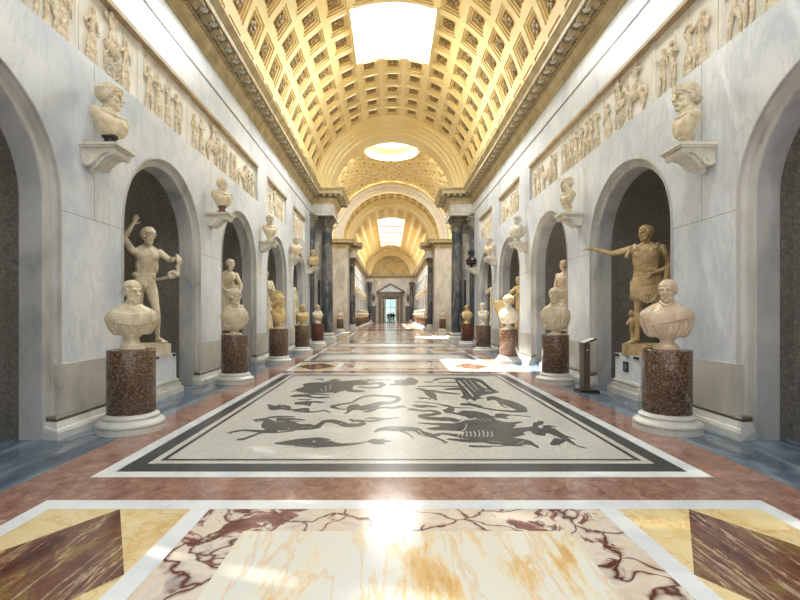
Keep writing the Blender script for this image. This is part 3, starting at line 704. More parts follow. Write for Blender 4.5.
win('window_3', 48, 67, 5)
# rings: stepped arches (r, y) profiles revolved over the half circle
def ring(name, prof, mats, n=64, parent=ceil_root):
    m = MB()
    for i in range(n):
        a, b = -pi/2+pi*i/n, -pi/2+pi*(i+1)/n
        for j in range(len(prof)-1):
            (r0, y0), (r1, y1) = prof[j][:2], prof[j+1][:2]; m.mi = prof[j][2] if len(prof[j]) > 2 else 0
            m.quad(vpt(r0, a, y0), vpt(r0, b, y0), vpt(r1, b, y1), vpt(r1, a, y1))
    return m.build(name, mats, parent, fix=False)
ring('transverse_arch', [(4.02, 23.33), (3.96, 23.33), (3.92, 23.42), (3.80, 23.45), (3.78, 23.6), (3.62, 23.62), (3.6, 23.78), (3.44, 23.8), (3.42, 23.95), (3.3, 23.97), (3.28, 24.1), (3.28, 25.1), (3.4, 25.12), (3.42, 25.3), (5.2, 25.3)], [M['vault']])
ring('transverse_arch', [(5.0, 38.45), (4.92, 38.45, 1), (4.88, 38.5), (4.84, 38.6), (4.6, 38.62, 1), (4.58, 38.68), (4.34, 38.7, 1), (4.32, 38.6), (4.16, 38.6), (4.15, 38.75)], [M['relief'], M['gold']])
m = MB(); nA = 19; da = pi/nA        # coffered soffit between the two far arches
for i in range(nA):
    th = -pi/2+(i+.5)*da
    for j in range(2):
        yc = 38.75+(j+.5)*1.0
        P = lambda u, v, d: vpt(4.15+d, th+u*da/2, yc+v*.5)
        for (a, d0, b, d1, mi) in ((1, 0, .66, 0, 0), (.66, 0, .6, .12, 1), (.6, .12, .001, .12, 1)):
            m.mi = mi
            for (u0, v0), (u1, v1) in (((-1, -1), (1, -1)), ((1, -1), (1, 1)), ((1, 1), (-1, 1)), ((-1, 1), (-1, -1))):
                m.quad(P(a*u0, a*v0, d0), P(a*u1, a*v1, d0), P(b*u1, b*v1, d1), P(b*u0, b*v0, d1))
m.build('coffered_soffit', [M['vault'], M['gold']], ceil_root, fix=False)
ring('transverse_arch', [(4.16, 40.75), (4.1, 40.75), (4.0, 40.8), (3.8, 40.82), (3.78, 41.0), (3.55, 41.02), (3.5, 41.2), (3.5, 42.0), (4.05, 42.02)], [M['vault']])
ring('transverse_arch', [(4.02, 72.2), (3.9, 72.2), (3.8, 72.3), (3.4, 72.35), (3.38, 72.6), (3.1, 72.65), (3.1, 73)], [M['vault']])
# saucer dome over the crossing, diamond coffers, round oculus
m = MB(); NA, NY = 176, 136; ya, yb = 25.3, 38.7
def dome(i, j):
    th = -pi/2+pi*i/NA; y = ya+(yb-ya)*j/NY; t = (y-32)/6.7; r = 4.98+.75*(1-t*t)
    p = (th*5.4+(y-32))/1.35; q = (th*5.4-(y-32))/1.35
    fp, fq = abs((p % 1)-.5), abs((q % 1)-.5); g = max(fp, fq)
    d = 0 if g > .33 else (.05 if g > .2 else (.1 if g > .08 else .05))
    rho = sqrt((r*sin(th))**2+(y-32)**2)
    if rho < 2.35 and cos(th) > 0: d = 0
    return vpt(r+d, th, y), rho if cos(th) > .3 else 99, g
G = [[dome(i, j) for j in range(NY+1)] for i in range(NA+1)]
for i in range(NA):
    for j in range(NY):
        c4 = [G[i][j], G[i+1][j], G[i+1][j+1], G[i][j+1]]
        if sum(c[1] for c in c4)/4 < 1.86: continue
        ds = {round(c[2] > .31) for c in c4}; gm = sum(c[2] for c in c4)/4; m.mi = 1 if .08 < gm < .14 else (2 if .30 < gm < .37 else 0)
        m.quad(*[c[0] for c in c4])
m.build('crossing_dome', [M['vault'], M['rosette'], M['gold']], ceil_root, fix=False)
m = MB()
for k in range(2):
    rr = 1.84+.16*k; P = []
    for i in range(61):
        a = 2*pi*i/60; x, y = rr*cos(a), 32+rr*sin(a); t = (y-32)/6.7; r = 4.98+.75*(1-t*t)
        P.append((x, y, VC+sqrt(r*r-x*x)+.0))
    m.tube(P, .07, 6, False)
m.V += []; 
ocu = m.build('window_4', M['vault'], kind='structure')
m = MB(); m.lathe([(1.9, 13.0), (1.9, 13.9)], c=(0, 32, 0)); m.F = m.F[:-2]; m.I = m.I[:-2]; m.build('oculus_drum', M['vault'], ocu)
m = MB(); m.lathe([(1.9, 13.74), (1.9, 13.75)], c=(0, 32, 0)); m.build('glass_pane', M['glass'], ocu)
# ================================================================= COLUMNS
def acanthus(m, r0, z0, h, a, wd, out):
    """one curling acanthus leaf: midrib sheet with thickness"""
    rows = [(0, 0, 1.0), (.35, .02, 1.1), (.65, .05, 1.0), (.85, .12, .75), (.95, .2, .5), (.88, .27, .3)]
    V = []; Fc = []
    for t, o, k in rows:
        for u in (-1, -.5, 0, .5, 1):
            rr = r0+o*out*3.2+(-.02*abs(u)+.015*(1-abs(u))); an = a+u*wd*k*.5/(r0+o); V.append((rr*cos(an), rr*sin(an), z0+t*h))
    n = len(V); V += [(v[0]*.93, v[1]*.93, v[2]-.005) for v in V]
    for j in range(len(rows)-1):
        for i in range(4):
            b = j*5+i; Fc += [(b, b+1, b+6, b+5), (n+b, n+b+5, n+b+6, n+b+1)]
        Fc += [(j*5, j*5+5, n+j*5+5, n+j*5), (j*5+4, n+j*5+4, n+j*5+9, j*5+9)]
    Fc += [(n-5+i, n-4+i, 2*n-4+i, 2*n-5+i) for i in range(4)]
    m.add(V, Fc)
def make_column(label, x, y, group):
    root = empty('marble_column', (x, y, 0), label=label, cat='column', group=group)
    m = MB(); m.box(-.44, .44, -.44, .44, 0, .16); m.build('plinth', M['base'], root)
    m = MB(); m.lathe([(.42, .16), (.44, .2), (.44, .25), (.41, .29), (.36, .3), (.335, .34), (.36, .37), (.385, .4), (.385, .44), (.35, .48), (.32, .5)]); m.build('base', M['base'], root, smooth=True)
    m = MB(); m.lathe([(.315, .49), (.305, .54), (.3, .6), (.298, 2.0), (.285, 4.0), (.262, 5.72), (.275, 5.76), (.275, 5.8)]); m.build('shaft', M['column'], root, smooth=True)
    m = MB(); m.lathe([(.26, 5.78), (.27, 5.9), (.29, 6.2), (.36, 6.42), (.40, 6.44)], n=24)
    for k in range(8): acanthus(m, .265, 5.80, .30, 2*pi*k/8, .2, .35)
    for k in range(8): acanthus(m, .27, 5.95, .38, 2*pi*(k+.5)/8, .2, .42)
    for k in range(4):
        a = pi/4+k*pi/2
        for q in range(3): m.tube([((.43-.02*q)*cos(a-.05), (.43-.02*q)*sin(a-.05), 6.36), ((.43-.02*q)*cos(a+.05), (.43-.02*q)*sin(a+.05), 6.36)], .075-.02*q, 8)
        m.tube([(.3*cos(a), .3*sin(a), 6.12), (.36*cos(a), .36*sin(a), 6.3), (.42*cos(a), .42*sin(a), 6.42)], .03, 6)
        m.ell((.38*cos(k*pi/2), .38*sin(k*pi/2), 6.48), (.06, .06, .06), n=8, m=6)
    # abacus with concave sides
    P = []
    for k in range(4):
        for t in range(-4, 5):
            a = k*pi/2+t*pi/18; r = .40+.17*(abs(t)/4)**2; P.append((r*cos(a), r*sin(a)))
    n = len(P); m.add([(x_, y_, z) for z in (6.45, 6.55) for x_, y_ in P], [tuple(range(n))[::-1], tuple(range(n, 2*n))]+[(i, (i+1) % n, n+(i+1) % n, n+i) for i in range(n)])
    m.build('corinthian_capital', M['capital'], root)
    return root
col0 = make_column('dark variegated marble column, first on the left before the crossing', -3.42, 23.75, 'columns flanking the crossing')
copy_tree(col0, (3.42, 23.75, 0), label='black and white veined column, first on the right before the crossing')
copy_tree(col0, (-3.6, 41.2, 0), label='dark column on the left behind the crossing, entering the far gallery')
copy_tree(col0, (3.6, 41.2, 0), label='dark column on the right behind the crossing, entering the far gallery')
copy_tree(col0, (-3.35, 72.4, 0), label='dark distant column at the far left corner beside the end wall')
copy_tree(col0, (3.35, 72.4, 0), label='dark distant column at the far right corner beside the end wall')
# pilasters behind the first columns
for s in (-1, 1):
    side = 'left' if s < 0 else 'right'
    r = empty('pilaster', (s*4.06, 22.95, 0), label='slim dark marble pilaster on the %s wall behind the first column' % side, cat='pilaster')
    m = MB(); m.box(-.07, .07, -.24, .24, .26, 5.85); m.build('shaft', M['column'], r)
    m = MB(); m.box(-.09, .09, -.28, .28, 0.0, .26); m.build('base', M['base'], r)
    m = MB(); m.box(-.08, .08, -.26, .26, 5.85, 6.45)
    for q in range(3):
        for zz in (5.9, 6.12): m.ell((-s*.09, -.18+.18*q, zz+.14), (.05, .07, .13), n=8, m=6)
    for q in (-1, 1): m.tube([(-s*.1, q*.22, 6.36), (-s*.16, q*.22, 6.36)], .07, 8)
    m.box(-.13, .13, -.31, .31, 6.45, 6.55); m.build('capital', M['capital'], r)
    # pale upright relief slab seen in the gap behind the column
    r = empty('relief_slab', (s*3.93, 24.28, 3.9), label='narrow pale carved slab beside the %s crossing column' % side, cat='relief')
    m = MB(); m.box(-.13, .13, -.05, .02, 0, 1.9); m.build('slab', M['relief'], r)
    m = MB(); m.tube([(0, -.06, .2), (0, -.07, 1.0), (.02, -.06, 1.3)], [.07, .08, .05], 8); m.ell((.02, -.08, 1.48), (.06, .05, .08)); m.build('figure', M['relief_fig'], r)
# ================================================================= END PORTAL
por = empty('portal', (0, 72.8, 0), label='stone doorway with triangular pediment in the far end wall', cat='doorway')
m = MB()
for s in (-1, 1):
    m.box(s*1.0, s*1.35, -.1, .15, 0, 4.2)
    m.box(s*1.5, s*1.95, -.25, .15, 0, 4.2); m.box(s*1.45, s*2.0, -.3, .15, 0, .35); m.box(s*1.45, s*2.0, -.3, .15, 4.05, 4.25)
m.build('jamb', M['portal'], por)
m = MB(); m.box(-2.0, 2.0, -.25, .15, 4.2, 4.75); m.box(-2.1, 2.1, -.35, .15, 4.75, 4.9); m.build('lintel', M['portal'], por)
m = MB()
def prism(mb, pts, y0, y1):
    n = len(pts); mb.add([(x, y, z) for y in (y0, y1) for x, z in pts], [tuple(range(n)), tuple(range(n, 2*n))[::-1]]+[(i, n+i, n+(i+1) % n, (i+1) % n) for i in range(n)])
prism(m, [(-2.2, 4.9), (2.2, 4.9), (0, 6.15)], -.12, .15); m.build('tympanum', M['wall'], por)
m = MB(); prism(m, [(-2.3, 4.88), (-2.3, 5.05), (0, 6.4), (0, 6.18)], -.38, .15); prism(m, [(2.3, 4.88), (2.3, 5.05), (0, 6.4), (0, 6.18)], -.38, .15); m.box(-2.3, 2.3, -.38, .15, 4.86, 5.0); m.build('pediment_moulding', M['portal'], por)
d = empty('door_1', (0, 73.2, 0), kind='structure')
m = MB(); m.box(-1.05, -.8, -.1, .2, 0, 4.2); m.box(.8, 1.05, -.1, .2, 0, 4.2); m.box(-.8, .8, -.1, .2, 3.8, 4.2); m.build('door_frame', M['wood'], d)
m = MB(); m.box(-.03, .03, .0, .06, 0, 3.8); m.box(-.8, .8, 0, .06, 2.45, 2.52); m.box(-.8, .8, 0, .06, 0, .12); m.build('glazing_bar', M['wood'], d)
m = MB(); m.box(-.8, .8, .07, .08, 0.02, 3.8); m.build('glass_pane', M['glass'], d)
m = MB(); m.box(-8, 8, 82, 82.2, -1, 9); g = m.build('wall_outside', mat('pale_teal_render', lambda h: h.ramp(h.noise(h.mp(), .8, 3), [(.35, cs(150, 205, 200)), (.7, cs(215, 240, 236))]), .8), kind='structure')  # backing added beyond the glass; the doorway's cyan light is put into its colour
# small niches with figures beside the portal
for s in (-1, 1):
    side = 'left' if s < 0 else 'right'
    r = empty('wall_panel', (s*2.75, 72.93, 0), label='dark narrow wall niche panel %s of the far portal' % side, cat='panel')
    m = MB(); m.box(-.35, .35, -.03, .05, .3, 2.6); m.build('panel', M['niche'], r)
    m = MB(); m.box(-.42, .42, -.06, .03, .15, .3); m.box(-.42, .42, -.06, .03, 2.6, 2.72); m.build('frame', M['portal'], r)
    r = empty('wall_bust', (s*2.75, 72.7, 3.6), label='tiny dark bust on the end wall, %s of the pediment' % side, cat='bust')
    m = MB(); m.box(-.25, .25, -.2, .25, 0, .12); m.build('bracket', M['portal'], r)
    m = MB(); m.lathe([(.1, .12), (.06, .2), (.14, .3), (.26, .5), (.26, .6), (.1, .72)], n=12); m.ell((0, 0, .88), (.12, .14, .17)); m.build('figure', M['portal'], r)
# ================================================================= RELIEF PANELS
def rel_person(m, rnd, y, h, d, ride=0, z0=0):
    """half-round robed figure; (d = out of slab) local x = along wall"""
    l = rnd.uniform(-.05, .05); hd = z0+h*.9
    m.ell((y+l, d, hd), (.046, .045, .058), n=8, m=6)
    m.tube([(y, d*.8, z0+h*.42), (y+l*.6, d, z0+h*.62), (y+l, d, z0+h*.76)], [.05, .056, .06], 7, flat=.8)
    m.tube([(y+l, d, z0+h*.76), (y+l, d, hd)], .03, 6)
    if rnd.random() < .55:  # robe
        m.tube([(y, d*.8, z0+h*.45), (y+rnd.uniform(-.04, .04), d*.8, z0+.06)], [.07, .11], 8, flat=.5)
        for k in (-1, 0, 1): m.tube([(y+k*.04, d*1.2, z0+h*.42), (y+k*.06, d*1.2, z0+.04)], .017, 5)
    for sgn in (-1, 1):
        kx = y+sgn*.07+rnd.uniform(-.04, .06)
        m.tube([(y+sgn*.03, d, z0+h*.45), (kx, d*1.1, z0+h*.25), (kx-.02, d, z0+.03), (kx+.05, d, z0+.02)], [.045, .035, .024, .02], 6)
        ex, ez = y+l+sgn*rnd.uniform(.1, .17), z0+h*rnd.uniform(.55, .85); hx, hz = ex+sgn*rnd.uniform(-.12, .12), ez+h*rnd.uniform(-.14, .2)
        m.tube([(y+l+sgn*.06, d, z0+h*.76), (ex, d*1.1, ez), (hx, d*1.2, hz)], [.03, .024, .018], 6)
        if rnd.random() < .3: m.tube([(hx, d, hz-.25), (hx+.03, d, hz+.3)], .012, 5)
def rel_horse(m, rnd, y, d, sg=1):
    m.ell((y, d, .42), (.21, .06, .11)); m.ell((y-sg*.17, d, .43), (.1, .06, .11)); m.ell((y+sg*.17, d, .45), (.1, .06, .12))
    m.tube([(y+sg*.2, d, .48), (y+sg*.29, d*1.1, .64), (y+sg*.33, d*1.1, .72)], [.08, .055, .045], 8, flat=.7)
    m.tube([(y+sg*.32, d*1.1, .73), (y+sg*.42, d*1.1, .64)], [.05, .028], 8, flat=.7); m.ell((y+sg*.31, d, .79), (.02, .015, .03), n=6, m=4)
    for k, (x0, kx, fx) in enumerate(((.17, .27, .24), (.14, .16, .1), (-.17, -.2, -.27), (-.2, -.28, -.22))):
        m.tube([(y+sg*x0, d, .38), (y+sg*kx, d, .2), (y+sg*fx, d, .03)], [.045, .028, .02], 6)
    m.tube([(y-sg*.26, d, .46), (y-sg*.33, d, .34), (y-sg*.31, d, .2)], [.025, .035, .015], 6)
def relief(s, ya, yb, seed, label, kinds=''):
    rnd = random.Random(seed); L_ = yb-ya-.02
    r = empty('relief_panel', (s*(W+.125), (ya+yb)/2, Z1+.01), rz=(pi/2 if s < 0 else -pi/2), label=label, cat='relief', group='carved frieze panels on the walls')
    m = MB(); m.box(-L_/2, L_/2, -.035, 0, .0, Z2-Z1-.06); m.box(-L_/2, L_/2, -.06, 0, 0, .03)
    for e in (-1, 1): m.box(e*L_/2, e*(L_/2-.04), -.06, 0, 0, Z2-Z1-.06)
    m.build('slab', M['relief'], r)
    x = -L_/2+.26; kk = list(kinds); i = 0
    while x < L_/2-.22:
        c = kk[i] if i < len(kk) else 'p'; i += 1
        m = MB()
        if c == 'h' and x < L_/2-.7:
            rel_horse(m, rnd, x+.25, -.075, rnd.choice((-1, 1))); 
            if rnd.random() < .6: rel_person(m, rnd, x+.25, .62, -.09, z0=.38)
            x += .62; nm = 'horse'
        elif c == 'c' and x < L_/2-.55:
            m.mi = 0
            for k in range(16):
                a0, a1 = 2*pi*k/16, 2*pi*(k+1)/16; m.tube([(x+.2+.19*cos(a0), -.07, .24+.19*sin(a0)), (x+.2+.19*cos(a1), -.07, .24+.19*sin(a1))], .018, 5, False)
            for k in range(4): m.tube([(x+.2+.19*cos(k*pi/4), -.07, .24+.19*sin(k*pi/4)), (x+.2-.19*cos(k*pi/4), -.07, .24-.19*sin(k*pi/4))], .012, 5, False)
            m.ell((x+.2, -.07, .5), (.2, .05, .1)); rel_person(m, rnd, x+.2, .6, -.09, z0=.42); x += .5; nm = 'chariot'
        else:
            rel_person(m, rnd, x, rnd.uniform(.78, .88), -.07); x += rnd.uniform(.23, .38); nm = 'figure'
        m.V = [(a, -.035+(b_+.035)*.62, c_) for a, b_, c_ in m.V]; m.build(nm, M['relief_fig'], r, smooth=True)
    return r
segs = [(3.02, 4.6), (4.6, 5.93), (5.93, 7.42), (7.42, 9.2), (9.2, 11.4), (11.4, 13.73)]
LBL = {-1: ['cream carved frieze panel cut off at the left photo edge', 'cream carved frieze panel at top left, first before the chariot panel', 'carved panel with spoked chariot wheel and horses above the left youth bust', 'carved frieze panel of crowded figures above the first left statue niche', 'carved frieze panel above the second left bracket bust', 'last panel of the long left frieze, nearest the crossing'],
       1: ['cream carved frieze panel cut off at the right photo edge', 'cream carved frieze panel at top right corner with standing figures', 'carved procession panel above the near right bracket bust', 'carved panel with horse and chariot above the outstretched-arm statue', 'carved frieze panel above the second right bracket bust', 'last panel of the long right frieze, nearest the crossing']}
KN = {-1: ['', 'pppphp', 'pchp', 'ppphpp', 'pphpchpp', 'pphppp'], 1: ['', 'ppppp', 'pppppp', 'pchph', 'pppppphc', 'pphpph']}
for s in (-1, 1):
    for i, (a, b_) in enumerate(segs): relief(s, a, b_, 10*i+s, LBL[s][i], KN[s][i])
    sd = 'left' if s < 0 else 'right'
    relief(s, 14.86, 17.54, 77+s, 'separate square frieze panel over the fourth %s niche arch' % sd, 'pphpph'); relief(s, 18.86, 21.44, 87+s, 'smallest near-gallery frieze panel on the %s wall, beside the crossing' % sd, 'hppppp')
    for i, c in enumerate(NC2[:4]):
        r = relief(s, c-1.29, c+1.29, 97+i+s, 'tiny pale frieze panel, %s along the far gallery %s wall' % (['first', 'second', 'third', 'fourth'][i], sd), 'hp')
        r['group'] = 'far gallery %s frieze panels' % sd
# ================================================================= PEDESTALS, STATUE BASES, BRACKETS
def pedestal(x, y, label, group):
    r = empty('bust_pedestal', (x, y, 0), label=label, cat='pedestal', group=group)
    m = MB(); m.lathe([(.40, 0), (.40, .065)], n=48); m.build('plinth', M['base'], r)
    m = MB(); m.lathe([(.385, .065), (.398, .08), (.398, .10), (.385, .12), (.355, .13), (.335, .15), (.32, .165), (.33, .175), (.33, .19), (.305, .20), (.29, .215), (.288, .225)], n=48); m.build('torus_base', M['base'], r, smooth=True)
    m = MB(); m.lathe([(.283, .225), (.283, 1.025), (.279, 1.035)], n=48); o = m.build('shaft', M['granite'], r)
    for p in o.data.polygons: p.use_smooth = len(p.vertices) == 4
    return r
NTH = ['first', 'second', 'third', 'fourth', 'fifth', 'sixth', 'seventh']
PY = [5.85, 9.80, 13.65, 17.35, 21.0]; PX = 3.49
ordn = ['nearest', 'second', 'third', 'fourth', 'fifth']
p0 = pedestal(-PX+.02, PY[0], 'nearest brown granite column pedestal on the left, under the draped cropped-hair bust', 'granite bust pedestals')
peds = []
for s in (-1, 1):
    for i, y in enumerate(PY):
        sd = 'left' if s < 0 else 'right'
        if s < 0 and i == 0: continue
        c = copy_tree(p0, (s*PX, y, 0), label='%s brown granite column pedestal along the %s wall' % (ordn[i], sd))
        if i == 4:
            for ch in c.children:
                if ch.name.startswith('shaft'): ch.data = ch.data.copy(); ch.data.materials[0] = M['granite2']
for s in (-1, 1):
    sd = 'left' if s < 0 else 'right'
    c = copy_tree(p0, (s*4.35, 38.2, 0), label='brown pedestal in front of the %s crossing pier' % sd)
    for q, y in enumerate((43.2, 47.2, 51.2, 55.2, 59.2, 63.2, 67.2)): copy_tree(p0, (s*PX, y, 0), label='tiny brown pedestal, %s in the far gallery %s row past the crossing' % (NTH[q], sd), group='far gallery %s pedestals' % sd)
def statue_base(s, y, label, top=.75, plaque=False):
    r = empty('marble_pedestal', (s*(W+.42), y, 0), rz=(pi/2 if s < 0 else -pi/2), label=label, cat='pedestal', group='marble bases in the niches')
    m = MB(); m.box(-.43, .43, -.36, .40, .27, top); m.build('block', M['white'], r)
    m = MB()
    for a, z0, z1 in ((.10, 0, .10), (.085, .10, .12), (.06, .12, .19), (.03, .19, .23), (.045, .23, .25), (.015, .25, .27)): m.box(-.43-a, .43+a, -.36-a, .41, z0, z1)
    m.build('base_moulding', M['base'], r)
    m = MB(); m.box(-.40, -.28, -.40, -.35, top-.05, top-.01); m.box(.28, .40, -.40, -.35, top-.05, top-.01); m.build('security_sensor', M['blackplastic'], r)
    if plaque:
        m = MB(); m.box(-.12, .05, -.375, -.355, .44, .62); o = m.build('plaque', M['blackplastic'], r); o['label'] = 'small dark name plaque'
        m = MB()
        for k in range(4): m.box(-.10, .03-.02*(k % 2), -.378, -.374, .48+.03*k, .487+.03*k)
        m.build('plaque_lines', M['paper'], o)
    return r
SB = []
for s in (-1, 1):
    for i, c in enumerate(NC1[2:]):
        sd = 'left' if s < 0 else 'right'
        SB.append(statue_base(s, c+.02, 'white marble block pedestal with moulded foot in the %s visible %s niche' % (['first', 'second', 'third', 'fourth'][i], sd), plaque=(s > 0 and i == 0)))
def bracket(s, y, label, sc=1.0, z=3.73):
    r = empty('wall_bracket', (s*W, y, z), rz=(pi/2 if s < 0 else -pi/2), label=label, cat='wall bracket', group='scrolled marble wall brackets')
    m = MB(); m.box(-.23, .23, -.50, .02, -.035, 0); m.box(-.21, .21, -.47, .02, -.06, -.035); m.build('shelf', M['marble_white'], r)
    m = MB()
    # S-scroll console: side profile extruded, volutes at wall and tip
    pr = [(0.01, -.06), (-.44, -.06), (-.46, -.09), (-.44, -.125), (-.38, -.13), (-.32, -.115), (-.26, -.14), (-.20, -.20), (-.13, -.27), (-.05, -.29), (0.01, -.25)]
    n = len(pr)
    m.add([(x, a, b) for x in (-.17, .17) for a, b in pr], [tuple(range(n)), tuple(range(n, 2*n))[::-1]]+[(i, n+i, n+(i+1) % n, (i+1) % n) for i in range(n)])
    for x0, x1 in ((-.19, .19),):
        m.tube([(x0, -.10, -.20), (x1, -.10, -.20)], .085, 16, False); m.tube([(x0-.012, -.10, -.20), (x1+.012, -.10, -.20)], .035, 12, False)
        m.tube([(x0, -.40, -.105), (x1, -.40, -.105)], .045, 12, False); m.tube([(x0-.012, -.40, -.105), (x1+.012, -.40, -.105)], .018, 10, False)
    for k in range(-2, 3): m.tube([(k*.055, -.43, -.135), (k*.06, -.30, -.14), (k*.06, -.2, -.225), (k*.05, -.1, -.30)], [.018, .026, .028, .014], 6)
    m.ell((0, -.04, -.30), (.05, .05, .05))
    m.build('scroll_console', M['marble_white'], r)
    return r
BY = [6.06, 10.1, 14.1, 18.1, 22.1]
for s in (-1, 1):
    sd = 'left' if s < 0 else 'right'
    for i, y in enumerate(BY): bracket(s, y, '%s scrolled marble bracket high on the %s wall, holding a bust' % (ordn[i], sd))
    for q, y in enumerate(NC2[:-1]):
        o = bracket(s, y+2, 'tiny wall bracket, %s along the far gallery %s wall' % (NTH[q], sd)); o['group'] = 'far gallery %s brackets' % sd
# ================================================================= INFO STAND
st = empty('information_stand', (3.66, 8.68, 0), label='brown metal information stand with tilted text panel by the right wall', cat='information stand')
m = MB(); m.box(-.16, .2, -.17, .17, 0, .035); m.build('foot_plate', M['blackplastic'], st)
m = MB(); m.box(-.075, .045, -.1, .1, .035, .93); m.build('post', M['darkmetal'], st)
m = MB(); m.box(.045, .17, -.02, .02, .3, .34); m.build('side_bar', M['darkmetal'], st)
m = MB(); m.box(-.13, .13, -.12, .12, -.015, .015); Mx = Matrix.Translation((.05, 0, .97))@Matrix.Rotation(R(-22), 4, 'Y'); m.xf(Mx); tp = m.build('lectern_top', M['darkmetal'], st)
m = MB(); m.box(-.115, .115, -.105, .105, .016, .02); m.xf(Mx); m.build('text_panel', M['paper'], tp)
m = MB(); m.box(-.02, 0.01, -.105, -.1, .79, .81); m.build('label_sticker', M['paper'], st)
# ================================================================= SCULPTURE
def T(c, h, yaw=0, pitch=0, roll=0):
    return Matrix.Translation(c)@Matrix.Rotation(yaw, 4, 'Z')@Matrix.Rotation(roll, 4, 'Y')@Matrix.Rotation(pitch, 4, 'X')@Matrix.Scale(h, 4)
def head(m, c, h, yaw=0, pitch=0, roll=0, female=False, beard=False):
    """head of height h (chin to crown) centred on c, facing local -Y"""
    s0 = len(m.V)
    m.ell((0, .09, .12), (.325, .38, .375), n=20, m=14)
    m.ell((0, -.06, -.10), (.262, .22, .36), n=20, m=14); m.ell((0, -.15, -.24), (.15, .16, .16), n=14, m=10)
    m.ell((0, -.13, -.30), (.19, .19, .17), n=16, m=10)
    m.ell((0, -.24, -.415), (.10, .10, .085))
    for s in (-1, 1):
        m.ell((s*.15, -.235, -.10), (.09, .09, .10)); m.ell((s*.17, -.09, -.30), (.08, .15, .10))
        m.ell((s*.122, -.225, .025), (.058, .055, .042))
        m.tube([(s*.03, -.345, .095), (s*.13, -.335, .12), (s*.225, -.25, .09)], [.036, .044, .034], 8)
        m.tube([(s*.07, -.27, .045), (s*.125, -.285, .055), (s*.18, -.24, .035)], .014, 6)
        m.tube([(s*.07, -.265, .0), (s*.125, -.278, -.01), (s*.18, -.235, .0)], .012, 6)
        m.ell((s*.33, .05, .0), (.035, .075, .115), rot=(R(-12), 0, s*R(-18))); m.ell((s*.335, .03, -.09), (.025, .035, .04))
        m.ell((s*.05, -.395, -.115), (.04, .05, .035))
    m.ell((0, -.20, .23), (.23, .15, .17))
    m.tube([(0, -.335, .11), (0, -.385, .0), (0, -.44, -.095)], [.038, .045, .052], 8)
    m.tube([(-.085, -.335, -.215), (0, -.385, -.20), (.085, -.335, -.215)], [.018, .032, .018], 8)
    m.tube([(-.07, -.33, -.262), (0, -.378, -.268), (.07, -.33, -.262)], [.02, .036, .02], 8)
    m.xf(T(c, h, yaw, pitch, roll), s0)
